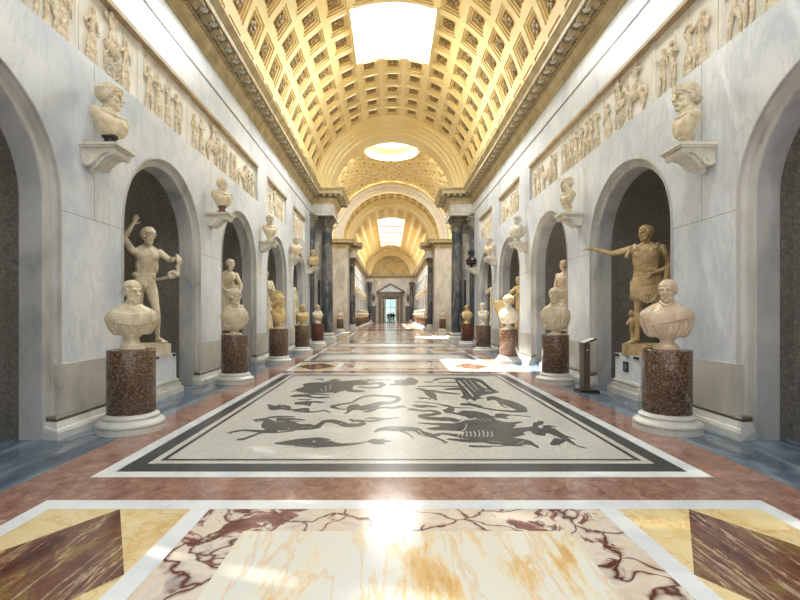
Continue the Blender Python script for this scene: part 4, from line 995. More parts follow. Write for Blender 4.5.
def hair(m, c, h, kind, rnd, yaw=0, pitch=0, roll=0):
    s0 = len(m.V)
    C0 = Vector((0, .07, .14)); Rr = Vector((.35, .43, .385))
    def pt(az, el, k=1.0):   # az 0 = front
        return C0+Vector((Rr.x*sin(az)*cos(el), -Rr.y*cos(az)*cos(el), Rr.z*sin(el)))*k
    def ok(p): return p.z > .24 or (p.y > -.12 and p.z > -.02) or (p.y > .12 and p.z > -.32)
    if kind in ('short', 'curly', 'wreath', 'fringe', 'bun', 'big', 'crop'):
        # scalp cap built of overlapping blobs limited to the hair area
        big = {'short': .055, 'curly': .08, 'wreath': .055, 'fringe': .055, 'bun': .055, 'big': .10, 'crop': .028}[kind]
        n = {'crop': 420, 'big': 200}.get(kind, 320)
        for i in range(n):
            el = math.asin(-.75+1.75*(i+.5)/n); az = i*2.39996
            p = pt(az, el, 1.0)
            if not ok(p): continue
            b = big*rnd.uniform(.85, 1.35); q = pt(az, el, (.97 if kind == 'crop' else 1.02)+(.05 if kind == 'curly' else .02)*rnd.random()+(.12 if kind == 'big' else 0))
            if kind in ('short', 'fringe', 'wreath', 'bun'):
                a2 = az+rnd.uniform(-.05, .12); q2 = pt(a2, el-.22, .985)
                m.tube([pt(az, el+.08, .97), q, q2], [b*.6, b*.85, b*.5], 6)
            else: m.ell(q, (b, b, b*.9), n=7, m=5)
        m.ell(C0+Vector((0, .03, .02)), (.33, .40, .37), n=16, m=10)
    if kind == 'fringe' or kind == 'short' or kind == 'wreath':
        for k in range(-6, 7): az = k*.14; m.tube([pt(az, .62, 1.0), pt(az+.04, .38, 1.03), pt(az+.06, .26, 1.02)], [.04, .035, .022], 6)
    if kind == 'curly':
        for k in range(-7, 8): m.ell(pt(k*.16, .42, 1.04), .055, n=7, m=5); m.ell(pt(k*.16+.08, .6, 1.06), .06, n=7, m=5)
    if kind == 'wreath':
        for k in range(26): a = -pi+2*pi*k/26; m.ell(pt(a, .48 if abs(a) < 1.2 else .3, 1.1), (.04, .075, .05), rot=(rnd.uniform(-1, 1), rnd.uniform(-1, 1), a), n=7, m=5)
    if kind == 'bun':
        m.ell((0, .56, .05), (.14, .14, .13)); m.tube([(-.3, .1, -.05), (-.2, .42, -.08), (0, .52, 0)], .06, 8); m.tube([(.3, .1, -.05), (.2, .42, -.08), (0, .52, 0)], .06, 8)
        for s in (-1, 1): m.tube([(0, -.28, .38), (s*.17, -.27, .29), (s*.31, -.12, .12), (s*.33, .1, -.02)], [.06, .07, .075, .06], 8)
    if kind == 'cap':
        m.loft([(0, .07, .15, .365, .45), (0, .07, .25, .375, .45), (0, .08, .36, .34, .42), (0, .09, .46, .25, .32), (0, .1, .53, .08, .12)], n=24, folds=7, amp=.02)
        for k in range(3): m.tube([(-.33, .0, .06+.1*k), (-.2, -.26, .2+.08*k), (0, -.36, .24+.08*k), (.2, -.26, .2+.08*k), (.33, 0, .06+.1*k)], .045, 8)
        m.tube([(.3, .2, .1), (.2, .46, -.05), (0, .5, -.15), (-.2, .46, -.05), (-.3, .2, .1)], .07, 8)
    if kind == 'helmet':
        m.ell((0, .1, .18), (.37, .47, .42), n=24, m=16); m.tube([(0, -.3, .45), (0, 0, .66), (0, .35, .6), (0, .58, .3), (0, .56, 0)], [.05, .09, .1, .09, .05], 10)
        m.tube([(-.3, -.22, .2), (0, -.4, .28), (.3, -.22, .2)], [.04, .05, .04], 8)
        for s in (-1, 1):
            m.tube([(s*.3, .2, -.1), (s*.28, .42, -.3), (s*.2, .4, -.55)], [.09, .1, .06], 8)
    if kind == 'long':
        m.ell((0, .1, .16), (.36, .44, .4), n=20, m=12)
        for k in range(9):
            a = -2.3+k*.575; p = pt(a+pi, 0, 1.02)
            m.tube([pt(a+pi, .5, 1.04), p, (p.x*.9, p.y*.9+.05, -.35), (p.x*.8, p.y*.7+.08, -.62)], [.07, .09, .08, .05], 7)
        for s in (-1, 1): m.tube([(0, -.3, .42), (s*.2, -.26, .32), (s*.34, -.08, .12), (s*.34, .12, -.1)], [.06, .075, .08, .07], 8)
    m.xf(T(c, h, yaw, pitch, roll), s0)
def beard(m, c, h, rnd, yaw=0, pitch=0, roll=0):
    s0 = len(m.V)
    for i in range(46):
        a = rnd.uniform(-1.45, 1.45); t = rnd.random(); z = -.20-.27*t*(.6+.4*cos(a))
        if abs(a) < .35 and z > -.3: z -= .12
        r = .9-.15*t; m.ell((.30*sin(a)*r, -.02-.36*cos(a)*r*.98, z), (.05, .05, .055), n=6, m=5)
    for s in (-1, 1): m.tube([(0, -.40, -.165), (s*.08, -.375, -.185), (s*.13, -.33, -.25)], [.025, .03, .02], 6)
    m.ell((0, -.2, -.40), (.17, .17, .13)); m.xf(T(c, h, yaw, pitch, roll), s0)
def hand(m, wr, dirv, palm, L=.19, curl=.5, spread=.12, thumb=1):
    """palm + five unequal bent fingers; dirv along the hand, palm = palm normal"""
    d = Vector(dirv).normalized(); p = Vector(palm); p = (p-d*p.dot(d)).normalized(); s = d.cross(p); wr = Vector(wr)
    k = L/.19
    m.tube([wr, wr+d*.05*k, wr+d*.085*k], [.026*k, .034*k, .034*k], 8, flat=.65)
    m.ell(wr+d*.055*k, (.03*k, .03*k, .03*k))
    for i, (o, ln) in enumerate(((-.030, .078), (-.011, .09), (.010, .083), (.030, .064))):
        b = wr+d*.075*k+s*o*k; dd = (d+s*o*spread*25*.4).normalized()
        q1 = b+(dd*cos(curl*.5)+p*sin(curl*.5))*ln*.45*k; q2 = q1+(dd*cos(curl*1.3)+p*sin(curl*1.3))*ln*.32*k; q3 = q2+(dd*cos(curl*2)+p*sin(curl*2))*ln*.25*k
        m.tube([b, q1, q2, q3], [.0115*k, .0105*k, .0095*k, .008*k], 7)
    t0 = wr+d*.025*k-s*.025*k*thumb; t1 = t0+(d*.6-s*thumb*.9+p*.5).normalized()*.045*k; t2 = t1+(d*.9-s*thumb*.2+p*.5).normalized()*.035*k
    m.tube([t0, t1, t2], [.014*k, .012*k, .0095*k], 7)
def body(m, J, nude=True, female=False, arms=True):
    """J: joint dict, heights for a 1.8 m figure"""
    V3 = Vector
    pel, ch, nk = V3(J['pel']), V3(J['ch']), V3(J['nk'])
    up = (ch-pel).normalized()
    LL = lambda a, b, f: tuple(a+(b-a)*f)
    secs = [(*LL(pel, ch, -.38), .10, .09), (*LL(pel, ch, -.22), .15, .115), (*LL(pel, ch, .0), .165, .12), (*LL(pel, ch, .28), .148, .108), (*LL(pel, ch, .55), .138, .102), (*LL(pel, ch, .85), .158, .115), (*LL(ch, nk, .15), .172, .12), (*LL(ch, nk, .45), .178, .11), (*LL(ch, nk, .68), .165, .095), (*LL(ch, nk, .86), .11, .08), (*nk, .06, .06)]
    m.loft(secs, n=28, pw=2.15)
    for s in (-1, 1):
        if nude:
            m.ell(ch+V3((s*.082, -.075, .055)), (.085, .05, .07)); m.ell(pel+V3((s*.075, .07, -.03)), (.09, .085, .10))
            for k in range(3): m.ell(pel+(ch-pel)*(.25+.2*k)+V3((s*.035, -.088, .01)), (.036, .022, .032))
            m.ell(ch+V3((s*.12, 0, -.08)), (.05, .09, .12)); m.ell(pel+V3((s*.12, -.02, .09)), (.05, .08, .045))
        m.tube([nk+V3((s*.02, .01, .02)), nk+V3((s*.12, .01, -.035))], [.05, .04], 8)
    hd = V3(J['hd']); m.tube([ch+V3((0, .02, .12)), nk, hd+V3((0, .02, -.06))], [.075, .06, .056], 10)
    for s, n in ((-1, 'R'), (1, 'L')):
        h, k, a, t = [V3(J[q+n]) for q in ('hip', 'kn', 'an', 'to')]
        m.tube([h, h+(k-h)*.35, h+(k-h)*.75, k], [.092, .088, .064, .055], 12); m.ell(h+(k-h)*.4+V3((0, -.02, 0)), (.075, .075, .13))
        m.tube([k, k+(a-k)*.3, k+(a-k)*.7, a], [.052, .055, .038, .034], 12); m.ell(k+(a-k)*.28+V3((0, .03, 0)), (.046, .046, .10)); m.ell(k+V3((0, -.022, 0)), (.04, .035, .045))
        he = a+V3((0, .035, -.045)); m.tube([he, a+(t-a)*.4+V3((0, 0, -.01)), t], [.034, .036, .026], 10, flat=.9); m.tube([t+V3((-.025, 0, 0)), t+V3((.025, .01, 0))], .02, 8); m.tube([a, he], .036, 8)
        f = (t-a); f.z = 0; f.normalize(); sd = V3((-f.y, f.x, 0))
        for i in range(5): b = t+sd*(-.032+.016*i)*s*-1; m.tube([b, b+f*(.035-.004*i)+V3((0, 0, -.006))], [.012, .010], 6)
        if arms:
            sh, el, wr = [V3(J[q+n]) for q in ('sh', 'el', 'wr')]
            m.ell(sh, (.062, .062, .062)); m.tube([ch+V3((s*.1, 0, .08)), sh], [.07, .055], 10)
            m.tube([sh, sh+(el-sh)*.45, el], [.056, .052, .04], 10); m.tube([el, el+(wr-el)*.3, wr], [.041, .043, .027], 10)
            if 'hand'+n in J:
                d_, p_, cu = J['hand'+n]; hand(m, wr, d_, p_, curl=cu, thumb=s)
BASE = dict(pel=(0, 0, .97), ch=(0, .0, 1.29), nk=(0, .015, 1.50), hd=(0, -.02, 1.66),
    hipR=(-.09, 0, .93), knR=(-.10, -.02, .50), anR=(-.11, .04, .085), toR=(-.15, -.13, .025),
    hipL=(.09, 0, .92), knL=(.13, -.10, .51), anL=(.18, .05, .09), toL=(.24, -.11, .025),
    shR=(-.20, .01, 1.44), elR=(-.28, .02, 1.14), wrR=(-.27, -.10, .90), handR=((0, -.2, -1), (1, 0, 0), .5),
    shL=(.20, .01, 1.44), elL=(.28, .03, 1.15), wrL=(.24, -.14, .98), handL=((0, -.5, -.8), (-1, 0, 0), .5))
def folds(m, pts_list, r=.016):
    for P in pts_list:
        n = len(P); m.tube(P, [r*(.6+.6*sin(pi*i/(n-1))) for i in range(n)], 7)
def fall(m, x, y, z0, z1, n, w_, r=.02, rnd=None, lean=0):
    """bundle of hanging folds"""
    for i in range(n):
        u = (i/(n-1)-.5) if n > 1 else 0; j = rnd.uniform(-.02, .02)
        m.tube([(x+u*w_*.7, y+j, z0), (x+u*w_*.9+lean*.5, y+j-.01, (z0+z1)/2), (x+u*w_+lean, y+j, z1)], [r*.8, r*1.2, r*1.35], 7)
def statue(s, y, sc, rz, label, ztop=.75, pl=.2, mt='marble', grp='marble statues in niches', pw=.36, pd=.3):
    r = empty('statue', (s*(W+.42), y, ztop), rz=rz, label=label, cat='statue', group=grp)
    m = MB(); m.box(-pw, pw, -pd, pd, 0, pl); 
    m.build('statue_plinth', M[mt], r)
    b = empty('tmp', (0, 0, 0)); bpy.data.objects.remove(b)
    return r
def place(o, sc, z): o.scale = (sc, sc, sc); o.location = (0, 0, z); return o
rnd = random.Random(4)
# --- first left niche: nude bearded man, right arm raised, left forearm forward with a serpent
t = statue(-1, 8.22, 1, R(38), 'nude bearded marble statue with raised right arm in first left niche')
J = dict(BASE); J.update(shR=(-.21, .0, 1.46), elR=(-.30, -.06, 1.62), wrR=(-.19, -.09, 1.83), handR=((.4, -.15, 1), (.3, -1, 0), .35),
    shL=(.20, 0, 1.43), elL=(.31, -.16, 1.31), wrL=(.34, -.38, 1.32), handL=((.2, -.9, -.1), (0, 0, -1), .9), hd=(.03, -.03, 1.66),
    pel=(-.03, 0, .97), hipR=(-.12, 0, .93), hipL=(.06, 0, .91), ch=(.01, .0, 1.29), nk=(.02, .01, 1.50))
m = MB(); body(m, J); head(m, (.03, -.05, 1.67), .245, yaw=R(12), pitch=R(10)); m.ell((.0-.03, -.11, .89), (.03, .035, .045))
place(m.sculpt('body', M['marble'], t, .0095, 1), 1.17, .2)
m = MB(); hair(m, (.03, -.05, 1.67), .245, 'curly', rnd, yaw=R(12), pitch=R(10)); beard(m, (.03, -.05, 1.67), .245, rnd, yaw=R(12), pitch=R(10)); place(m.sculpt('hair', M['marble'], t, .006, 1), 1.17, .2)
m = MB(); m.tube([(.35, -.44, 1.36), (.39, -.46, 1.28), (.36, -.44, 1.2), (.37, -.42, 1.12), (.33, -.40, 1.05), (.27, -.38, 1.03), (.26, -.38, 1.09), (.32, -.40, 1.12)], [.025, .034, .03, .03, .034, .032, .028, .02], 9); m.ell((.35, -.43, 1.07), (.05, .045, .04))
m.tube([(.08, -.10, 1.02), (.16, -.2, 1.0), (.27, -.36, 1.04)], [.014, .022, .03], 8)
place(m.sculpt('serpent', M['marble'], t, .009, 1), 1.17, .2)
m = MB(); m.tube([(-.20, .12, 0), (-.19, .13, .3), (-.15, .10, .6)], [.11, .095, .08], 10)
for k in range(3): m.ell((-.2+.05*k, .04, .2+.2*k), (.04, .03, .05))
place(m.sculpt('tree_trunk_support', M['marble'], t, .013), 1.17, .2)
# --- first right niche: armoured emperor with outstretched right arm
t = statue(1, 8.22, 1, R(-34), 'tan marble statue of an armoured commander pointing with outstretched right arm', mt='marble_tan')
J = dict(BASE); J.update(shR=(-.21, .0, 1.45), elR=(-.48, .00, 1.40), wrR=(-.74, .0, 1.50), handR=((-1, .0, .12), (0, 0, -1), .3),
    shL=(.21, .0, 1.44), elL=(.33, .06, 1.17), wrL=(.13, -.16, 1.06), handL=((-.8, -.45, -.25), (-.2, .2, -1), 1.0), hd=(0, -.01, 1.67),
    hipR=(-.09, 0, .93), knR=(-.10, -.04, .50), anR=(-.12, .0, .085), toR=(-.19, -.15, .025), knL=(.16, -.02, .52), anL=(.22, .20, .14), toL=(.27, .07, .03))
hc = (-.01, -.03, 1.67); hy = R(-48)
m = MB(); body(m, J, nude=False); head(m, hc, .24, yaw=hy); place(m.sculpt('body', M['marble_tan'], t, .0095, 1), 1.2, .2)
m = MB(); hair(m, hc, .24, 'fringe', rnd, yaw=hy); place(m.sculpt('hair', M['marble_tan'], t, .006, 1), 1.2, .2)
m = MB()  # cuirass with reliefs, shoulder straps and tunic skirt
m.loft([(0, 0, .98, .19, .145), (0, 0, 1.05, .175, .14), (0, 0, 1.15, .168, .132), (0, -.005, 1.27, .188, .14), (0, 0, 1.38, .195, .135), (0, .005, 1.46, .17, .115), (0, .01, 1.51, .10, .085)], n=32, pw=2.3)
for s_ in (-1, 1):
    m.ell((s_*.085, -.105, 1.34), (.08, .04, .065)); m.ell((s_*.03, -.13, 1.13), (.04, .02, .06))
    m.tube([(s_*.13, -.1, 1.44), (s_*.15, 0, 1.50), (s_*.13, .1, 1.42)], .035, 8)
    for k in range(7): a = -1.3+k*.43; m.tube([(s_*(.2+.03*cos(a)), .06*sin(a)-.0, 1.47), (s_*(.245+.03*cos(a)), .085*sin(a), 1.34)], [.02, .024], 6)
for i in range(16): m.ell((rnd.uniform(-.12, .12), -.135, rnd.uniform(1.08, 1.4)), (.022, .016, .035), rot=(0, rnd.uniform(-1, 1), 0))
m.tube([(-.12, -.09, 1.44), (0, -.125, 1.40), (.12, -.09, 1.44)], .018, 6)
place(m.sculpt('cuirass', M['marble_tan'], t, .0095, 1), 1.2, .2)
m = MB()
m.loft([(0, 0, 1.0, .175, .135), (0, 0, .9, .19, .15, .04), (0, -.01, .78, .2, .165, .06), (0, -.01, .67, .205, .17, .08), (0, -.01, .655, .185, .15, .06)], n=72, folds=17)
place(m.sculpt('tunic_skirt', M['marble_tan'], t, .0095, 1), 1.2, .2)
m = MB()  # rolled cloak round the hips, falling from the left forearm
def hug(az, z, k=1.0):      # a point on the hips, azimuth 0 = front
    f = 1+.25*(1.0-z)
    return (.192*f*k*sin(az), -.01-.155*f*k*cos(az), z)
for k in range(9):          # mantle rolled round the hips, rising to the left forearm
    m.tube([hug(a, 1.0-.030*k+.055*sin(a)-.02*cos(a)*(k > 4), 1.03+.03*(k < 4)) for a in (-2.6, -1.9, -1.2, -.5, .2, .9, 1.5, 2.2)], [.012, .014, .015, .017, .017, .016, .014, .012], 7)
for k in range(9):          # hanging end drawn to a point over the tunic
    a = -1.15+.24*k; m.tube([hug(a, .84, 1.04), hug(a+.15, .74, 1.06), hug(.1+.55*a, .60+.06*abs(a-.1), 1.05)], [.014, .015, .009], 6)
m.loft([(0, -.01, .99, .19, .15, .02), (0, -.012, .92, .202, .163, .03), (0, -.012, .80, .208, .170, .05), (0, -.012, .76, .19, .16, .05)], n=64, folds=13)
m.loft([(.34, .05, 1.22, .10, .12, .05), (.35, .05, 1.05, .11, .14, .1), (.36, .06, .8, .13, .15, .12), (.35, .08, .5, .12, .14, .14), (.34, .10, .28, .10, .12, .14), (.33, .10, .2, .05, .06)], n=60, folds=9, tw=.1)
fall(m, .32, -.08, 1.15, .45, 5, .18, .02, rnd); fall(m, .42, .0, 1.1, .4, 3, .08, .022, rnd)
place(m.sculpt('cloak', M['marble_tan'], t, .0105, 1), 1.2, .2)
m = MB()  # small winged child at the right ankle used as the strut
m.tube([(-.16, .16, 0), (-.17, .15, .15), (-.19, .10, .25)], [.07, .06, .05], 8); m.ell((-.19, .07, .33), (.06, .06, .09)); m.ell((-.20, .05, .46), (.045, .05, .055)); m.tube([(-.16, .06, .38), (-.11, .03, .5)], [.022, .018], 6); m.tube([(-.22, .05, .37), (-.26, .0, .3)], [.022, .018], 6); m.ell((-.14, .13, .4), (.03, .06, .08))
place(m.sculpt('child_figure', M['marble_tan'], t, .01, 1), 1.2, .2)
# --- other niche statues
def robed(s, y, rz, label, J2=None, mt='marble', hk='short', hy=0, bd=False, half=False, sc=1.15, item=None, vox=.012, seated=False):
    t = statue(s, y, 1, rz, label, mt=mt); J = dict(BASE); J.update(J2 or {}); rn = random.Random(label)
    hc = Vector(J['hd'])+Vector((0, -.02, .01))
    m = MB(); body(m, J, nude=half); head(m, hc, .24, yaw=hy); place(m.sculpt('body', M[mt], t, vox), sc, .2)
    m = MB(); hair(m, hc, .24, hk, rn, yaw=hy)
    if bd: beard(m, hc, .24, rn, yaw=hy)
    place(m.sculpt('hair', M[mt], t, .01, 1), sc, .2)
    m = MB()
    if half:
        m.loft([(0, 0, 1.02, .18, .13), (0, 0, .95, .21, .16, .05), (.02, -.02, .7, .21, .18, .07), (.03, -.03, .4, .20, .18, .09), (.03, 0, .12, .21, .17, .1), (.03, 0, .08, .2, .15)], n=64, folds=12, tw=.15)
        for k in range(4): m.tube([(.24, .05, 1.12-.03*k), (.1, -.16, 1.04-.04*k), (-.12, -.17, .98-.04*k), (-.22, 0, 1.0-.03*k), (0, .16, 1.06)], .028, 7)
        fall(m, .27, .0, 1.15, .3, 4, .14, .025, rn)
    else:
        m.loft([(0, .01, .03, .23, .18, .1), (0, 0, .1, .24, .19, .1), (0, 0, .5, .20, .16, .09), (0, 0, .9, .215, .165, .05), (0, 0, 1.1, .185, .145, .04), (0, -.005, 1.3, .205, .15, .03), (0, 0, 1.43, .2, .13, .02), (0, .01, 1.51, .10, .08)], n=72, folds=12, tw=.12)
        for k in range(5): m.tube([(-.17, -.1, 1.0-.07*k), (0, -.19, .94-.06*k), (.16, -.15, 1.08-.05*k), (.24, 0, 1.25-.05*k)], [.014, .022, .022, .016], 7)
        for k in range(4): m.tube([(.19, -.02-.02*k, 1.46), (.08, -.16, 1.3-.03*k), (-.1, -.16, 1.12-.04*k), (-.2, -.02, 1.02-.04*k)], [.016, .02, .02, .014], 7)
        for q, n_ in (('L', 1), ('R', -1)):
            sh, el = Vector(J['sh'+q]), Vector(J['el'+q]); m.tube([sh, el], [.075, .07], 9)
        fall(m, .27, -.02, 1.12, .35, 4, .12, .026, rn)
    if item == 'bowl':
        pass
    place(m.sculpt('drapery', M[mt], t, vox, 1), sc, .2)
    return t
robed(-1, 12.1, R(35), 'half-draped marble statue resting a hand on raised knee, second left niche', dict(pel=(-.02, 0, .95), ch=(.05, -.06, 1.25), nk=(.08, -.09, 1.44), hd=(.10, -.14, 1.59), knL=(.20, -.30, .62), anL=(.22, -.20, .25), toL=(.25, -.38, .18), shR=(-.13, -.06, 1.40), elR=(-.16, -.20, 1.12), wrR=(.05, -.34, .92), shL=(.26, -.08, 1.38), elL=(.32, -.25, 1.12), wrL=(.2, -.40, .84), handR=((.7, -.4, -.3), (0, 0, -1), .6), handL=((0, -.5, -.8), (-1, 0, 0), .6)), hk='curly', hy=R(20), half=True)
robed(-1, 16.05, R(40), 'draped marble statue wrapped in a heavy mantle, third left niche', dict(elL=(.27, -.05, 1.16), wrL=(.08, -.22, 1.25), handL=((-.8, -.3, .3), (0, 0, -1), .6)), hk='curly', bd=True, hy=R(5), mt='marble')
robed(-1, 20.0, R(40), 'slim draped marble statue, fourth left niche, before the crossing', hk='bun', mt='marble')
robed(1, 12.05, R(-58), 'marble youth statue with bare torso and hip drapery, second right niche', dict(elR=(-.26, -.02, 1.14), wrR=(-.16, -.20, 1.02), handR=((.3, -.8, -.3), (0, 0, -1), .7)), hk='short', hy=R(-25), half=True, mt='marble_pink', sc=1.1)
t = robed(1, 16.0, R(-62), 'draped marble woman reaching both arms forward over a basin, third right niche', dict(ch=(0, -.05, 1.27), nk=(0, -.08, 1.46), hd=(0, -.13, 1.62), shR=(-.18, -.06, 1.40), shL=(.18, -.06, 1.40), elR=(-.20, -.30, 1.22), wrR=(-.14, -.52, 1.12), elL=(.2, -.3, 1.2), wrL=(.14, -.5, 1.08), handR=((.1, -1, -.1), (0, 0, -1), .4), handL=((-.1, -1, -.1), (0, 0, -1), .4)), hk='bun', mt='marble_gold', sc=1.05)
m = MB(); m.lathe([(.10, 0), (.11, .03), (.05, .08), (.045, .5), (.06, .62), (.16, .68), (.26, .8), (.29, .9), (.31, .92), (.29, .95), (.1, .88)], c=(0, 0, 0), n=28)
vz = empty('stone_basin', (3.98, 15.55, .0), label='honey-coloured stone basin on a stem, held by the third right niche woman', cat='basin')
m.build('bowl', M['marble_gold'], vz, smooth=True); vz.location = (3.82, 15.72, 0); vz.scale = (1.1, 1.1, 2.05)
robed(1, 20.0, R(-50), 'draped marble statue with lifted arm, fourth right niche before the crossing', dict(elR=(-.36, -.05, 1.3), wrR=(-.36, -.1, 1.58), handR=((0, 0, 1), (0, -1, 0), .4)), hk='curly', bd=True, mt='marble')
# --- busts
def bust(name_label, x, y, z, rz, hgt, mt, hk, style, wid=.30, hy=0, hp=0, bd=False, hh=.30, socle=None, sh=.20, vox=.008, grp='marble busts', hmt=None):
    """local origin at the foot of the socle, faces -Y; hgt = overall height"""
    rn = random.Random(name_label)
    r = empty('bust', (x, y, z), rz=rz, label=name_label, cat='bust', group=grp)
    m = MB(); k = sh/.2
    g = 1.15 if z < 2 else 1.0; m.lathe([(a_*g, b_*k) for a_, b_ in ((.135, 0), (.135, .02), (.115, .03), (.125, .045), (.10, .07), (.074, .10), (.07, .13), (.08, .16), (.098, .175), (.098, .215))], n=28)
    m.build('socle', M[socle or mt], r, smooth=True)
    top = hgt-hh; c = Vector((0, -.025, hgt-hh/2)); w_ = wid/.30; T0 = sh; H = top-sh       # torso from T0 to neck
    zz = lambda f: T0+H*f
    m = MB(); head(m, c, hh, yaw=hy, pitch=hp)
    m.tube([(0, .01, zz(.62)), (0, .005, zz(.9)), c+Vector((0, .035*hh/.3, -.12*hh/.3))], [.12*w_, .084*hh/.3, .08*hh/.3], 14)
    for s_ in (-1, 1): m.tube([(s_*.03, .02, zz(1.0)), (s_*.13*w_, .015, zz(.80))], [.05, .05], 8)
    nud = [(0, .0, zz(-.06), .07, .045), (0, -.025, zz(.03), .15*w_, .07), (0, -.035, zz(.16), .20*w_, .085), (0, -.03, zz(.33), .235*w_, .10), (0, -.015, zz(.52), .262*w_, .11), (0, .005, zz(.70), .268*w_, .105), (0, .015, zz(.84), .235*w_, .09), (0, .015, zz(.95), .165*w_, .08), (0, .012, zz(1.04), .105, .078), (0, .015, zz(1.12), .07, .07)]
    if style == 'nude':
        m.loft(nud, n=32, pw=2.2)
        for s_ in (-1, 1): m.ell((s_*.105*w_, -.085, zz(.48)), (.10*w_, .045, .08)); m.ell((s_*.225*w_, 0, zz(.72)), (.065, .075, .085))
        m.tube([(0, -.10, zz(.80)), (-.15*w_, -.06, zz(.86))], .018, 6); m.tube([(0, -.10, zz(.80)), (.15*w_, -.06, zz(.86))], .018, 6)
    else:
        m.loft([(a, b, c_, d*.9, e*.85) for a, b, c_, d, e in nud], n=28)
    m.sculpt('body', M[mt], r, vox, 2)
    if hk != 'bald':
        m = MB(); hair(m, c, hh, hk, rn, yaw=hy, pitch=hp); m.sculpt('hair', M[hmt or mt], r, vox*.9, 1)
    if bd: m = MB(); beard(m, c, hh, rn, yaw=hy, pitch=hp); m.sculpt('beard', M[mt], r, vox*.9, 1)
    if style != 'nude':
        m = MB()
        full = [(0, 0, zz(-.03), .19*w_, .095), (0, 0, zz(-.01), .215*w_, .112, .03), (0, 0, zz(.09), .245*w_, .132, .06), (0, 0, zz(.26), .268*w_, .148, .075), (0, 0, zz(.42), .29*w_, .155, .07), (0, 0, zz(.57), .297*w_, .152, .055), (0, .0, zz(.70), .286*w_, .142, .045), (0, .005, zz(.81), .245*w_, .125, .035), (0, .01, zz(.89), .19*w_, .11, .03), (0, .014, zz(.95), .145*w_, .098, .02), (0, .018, zz(1.01), .11*w_, .085)]
        m.loft(full, n=96, folds=15, tw=.1, ph=rn.random()*6)
        FS = cr([tuple(q_[:5]) for q_ in full], 6)
        def sf(az, f, lift=.004):      # point on the draped surface: azimuth (0 = front), height fraction
            z_ = zz(f); q_ = min(FS, key=lambda a_: abs(a_[2]-z_)); ca, sa = sin(az), -cos(az)
            return (q_[0]+(q_[3]+lift)*ca, q_[1]+(q_[4]+lift)*sa, z_)
        def fold(P, rad=.013, lift=.009):
            P = [sf(a_, f_, lift) for a_, f_ in P]; n_ = len(P); m.tube(P, [rad*(.55+.6*sin(pi*i_/(n_-1))) for i_ in range(n_)], 7)
        if style == 'toga':      # broad folded band across the chest, radiating folds beside it
            for q in range(5): d_ = -.075*q; fold([(-1.35, .74+d_*.8), (-.7, .68+d_), (0, .64+d_), (.7, .70+d_), (1.3, .84+d_)], .017, .012)
            for q in range(6): fold([(-1.5+.1*q, .92-.03*q), (-.9, .88-.05*q), (-.2, .86-.05*q), (.5, .98-.06*q)], .012)
            for q in range(9): a_ = -1.5+.33*q; fold([(a_, .36), (a_*.95, .2), (a_*.85, .03)], .013)
            for q in range(6): fold([(-1.9+.12*q, .85), (-1.75+.1*q, .5), (-1.3+.12*q, .12)], .012)
        elif style == 'cloak':   # military cloak gathered on one shoulder
            for q in range(9): fold([(1.0, .98-.02*q), (.45-.05*q, .86-.07*q), (-.35-.04*q, .72-.08*q), (-1.2, .78-.08*q)], .013)
            m.ell(sf(.9, .93, .02), (.045, .03, .045)); fold([(-1.1, 1.03), (-.4, .93), (.3, .93), (1.0, 1.02)], .02, .01)
            for q in range(8): a_ = -2.4+.25*q; fold([(a_, .9), (a_+.1, .6), (a_+.3, .25)], .012)
            for q in range(5): a_ = .7+.25*q; fold([(a_, .9), (a_+.1, .5), (a_-.1, .15)], .013)
        elif style == 'wrap':    # thick roll sweeping over the shoulders
            for q in range(9): fold([(-1.1, .30+.045*q), (-.4, .40+.05*q), (.35, .52+.05*q), (1.1, .60+.05*q), (1.7, .66+.04*q)], .013, .006)
            for q in range(11): a_ = -1.1+.22*q; fold([(a_, .36), (a_*.95, .18), (a_*.85, .0)], .013)
            for q in range(5): fold([(-1.8+.15*q, .95), (-1.5+.15*q, .7), (-1.3+.1*q, .45)], .013)
            fold([(-.9, 1.05), (-.3, .92), (.3, .93), (.9, 1.06)], .02, .012)
        m.sculpt('drapery', M[mt], r, vox, 1)
    return r
PZ = 1.035
bust('cream marble bust of a cropped-hair man in a banded toga, nearest left pedestal', -PX+.03, PY[0], PZ, R(38), .89, 'marble', 'crop', 'toga', .295, hy=R(22), hh=.305, sh=.20, vox=.0065)
bust('cream marble bust of a curly-bearded man in a cloak, second left pedestal', -PX, PY[1], PZ, R(38), .98, 'marble', 'curly', 'cloak', .29, hy=R(10), bd=True, hh=.33, sh=.13)
bust('large yellowish marble bust with helmeted head in profile, third left pedestal', -PX, PY[2], PZ, R(62), 1.05, 'marble_gold', 'helmet', 'nude', .33, hy=R(30), hh=.42, sh=.15)
bust('small yellowish marble bust, fourth left pedestal', -PX, PY[3], PZ, R(45), .80, 'marble_gold', 'short', 'wrap', .26, hh=.28, sh=.17)
bust('small pale bust on the fifth left pedestal beside the dark column', -PX+.0, PY[4], PZ, R(45), .86, 'marble', 'wreath', 'cloak', .27, hh=.27, sh=.22, vox=.01)
bust('pinkish marble bust of a stern man in thick cloak, nearest right pedestal', PX, PY[0], PZ, R(-12), .90, 'marble_pink', 'crop', 'wrap', .315, hy=R(-34), hh=.30, sh=.17, vox=.0065)
bust('marble bust of a bearded man in fringed armour cloak, second right pedestal', PX, PY[1], PZ, R(-28), 1.0, 'marble', 'curly', 'cloak', .30, hy=R(-30), bd=True, hh=.32, sh=.13)
bust('pale and honey marble bust with broad shoulders, third right pedestal', PX, PY[2], PZ, R(-45), .98, 'marble_white', 'big', 'toga', .31, hh=.33, sh=.18, hmt='marble_gold')
bust('small pale marble bust, fourth right pedestal', PX, PY[3], PZ, R(-50), .86, 'marble_white', 'curly', 'nude', .26, hh=.28, sh=.2)
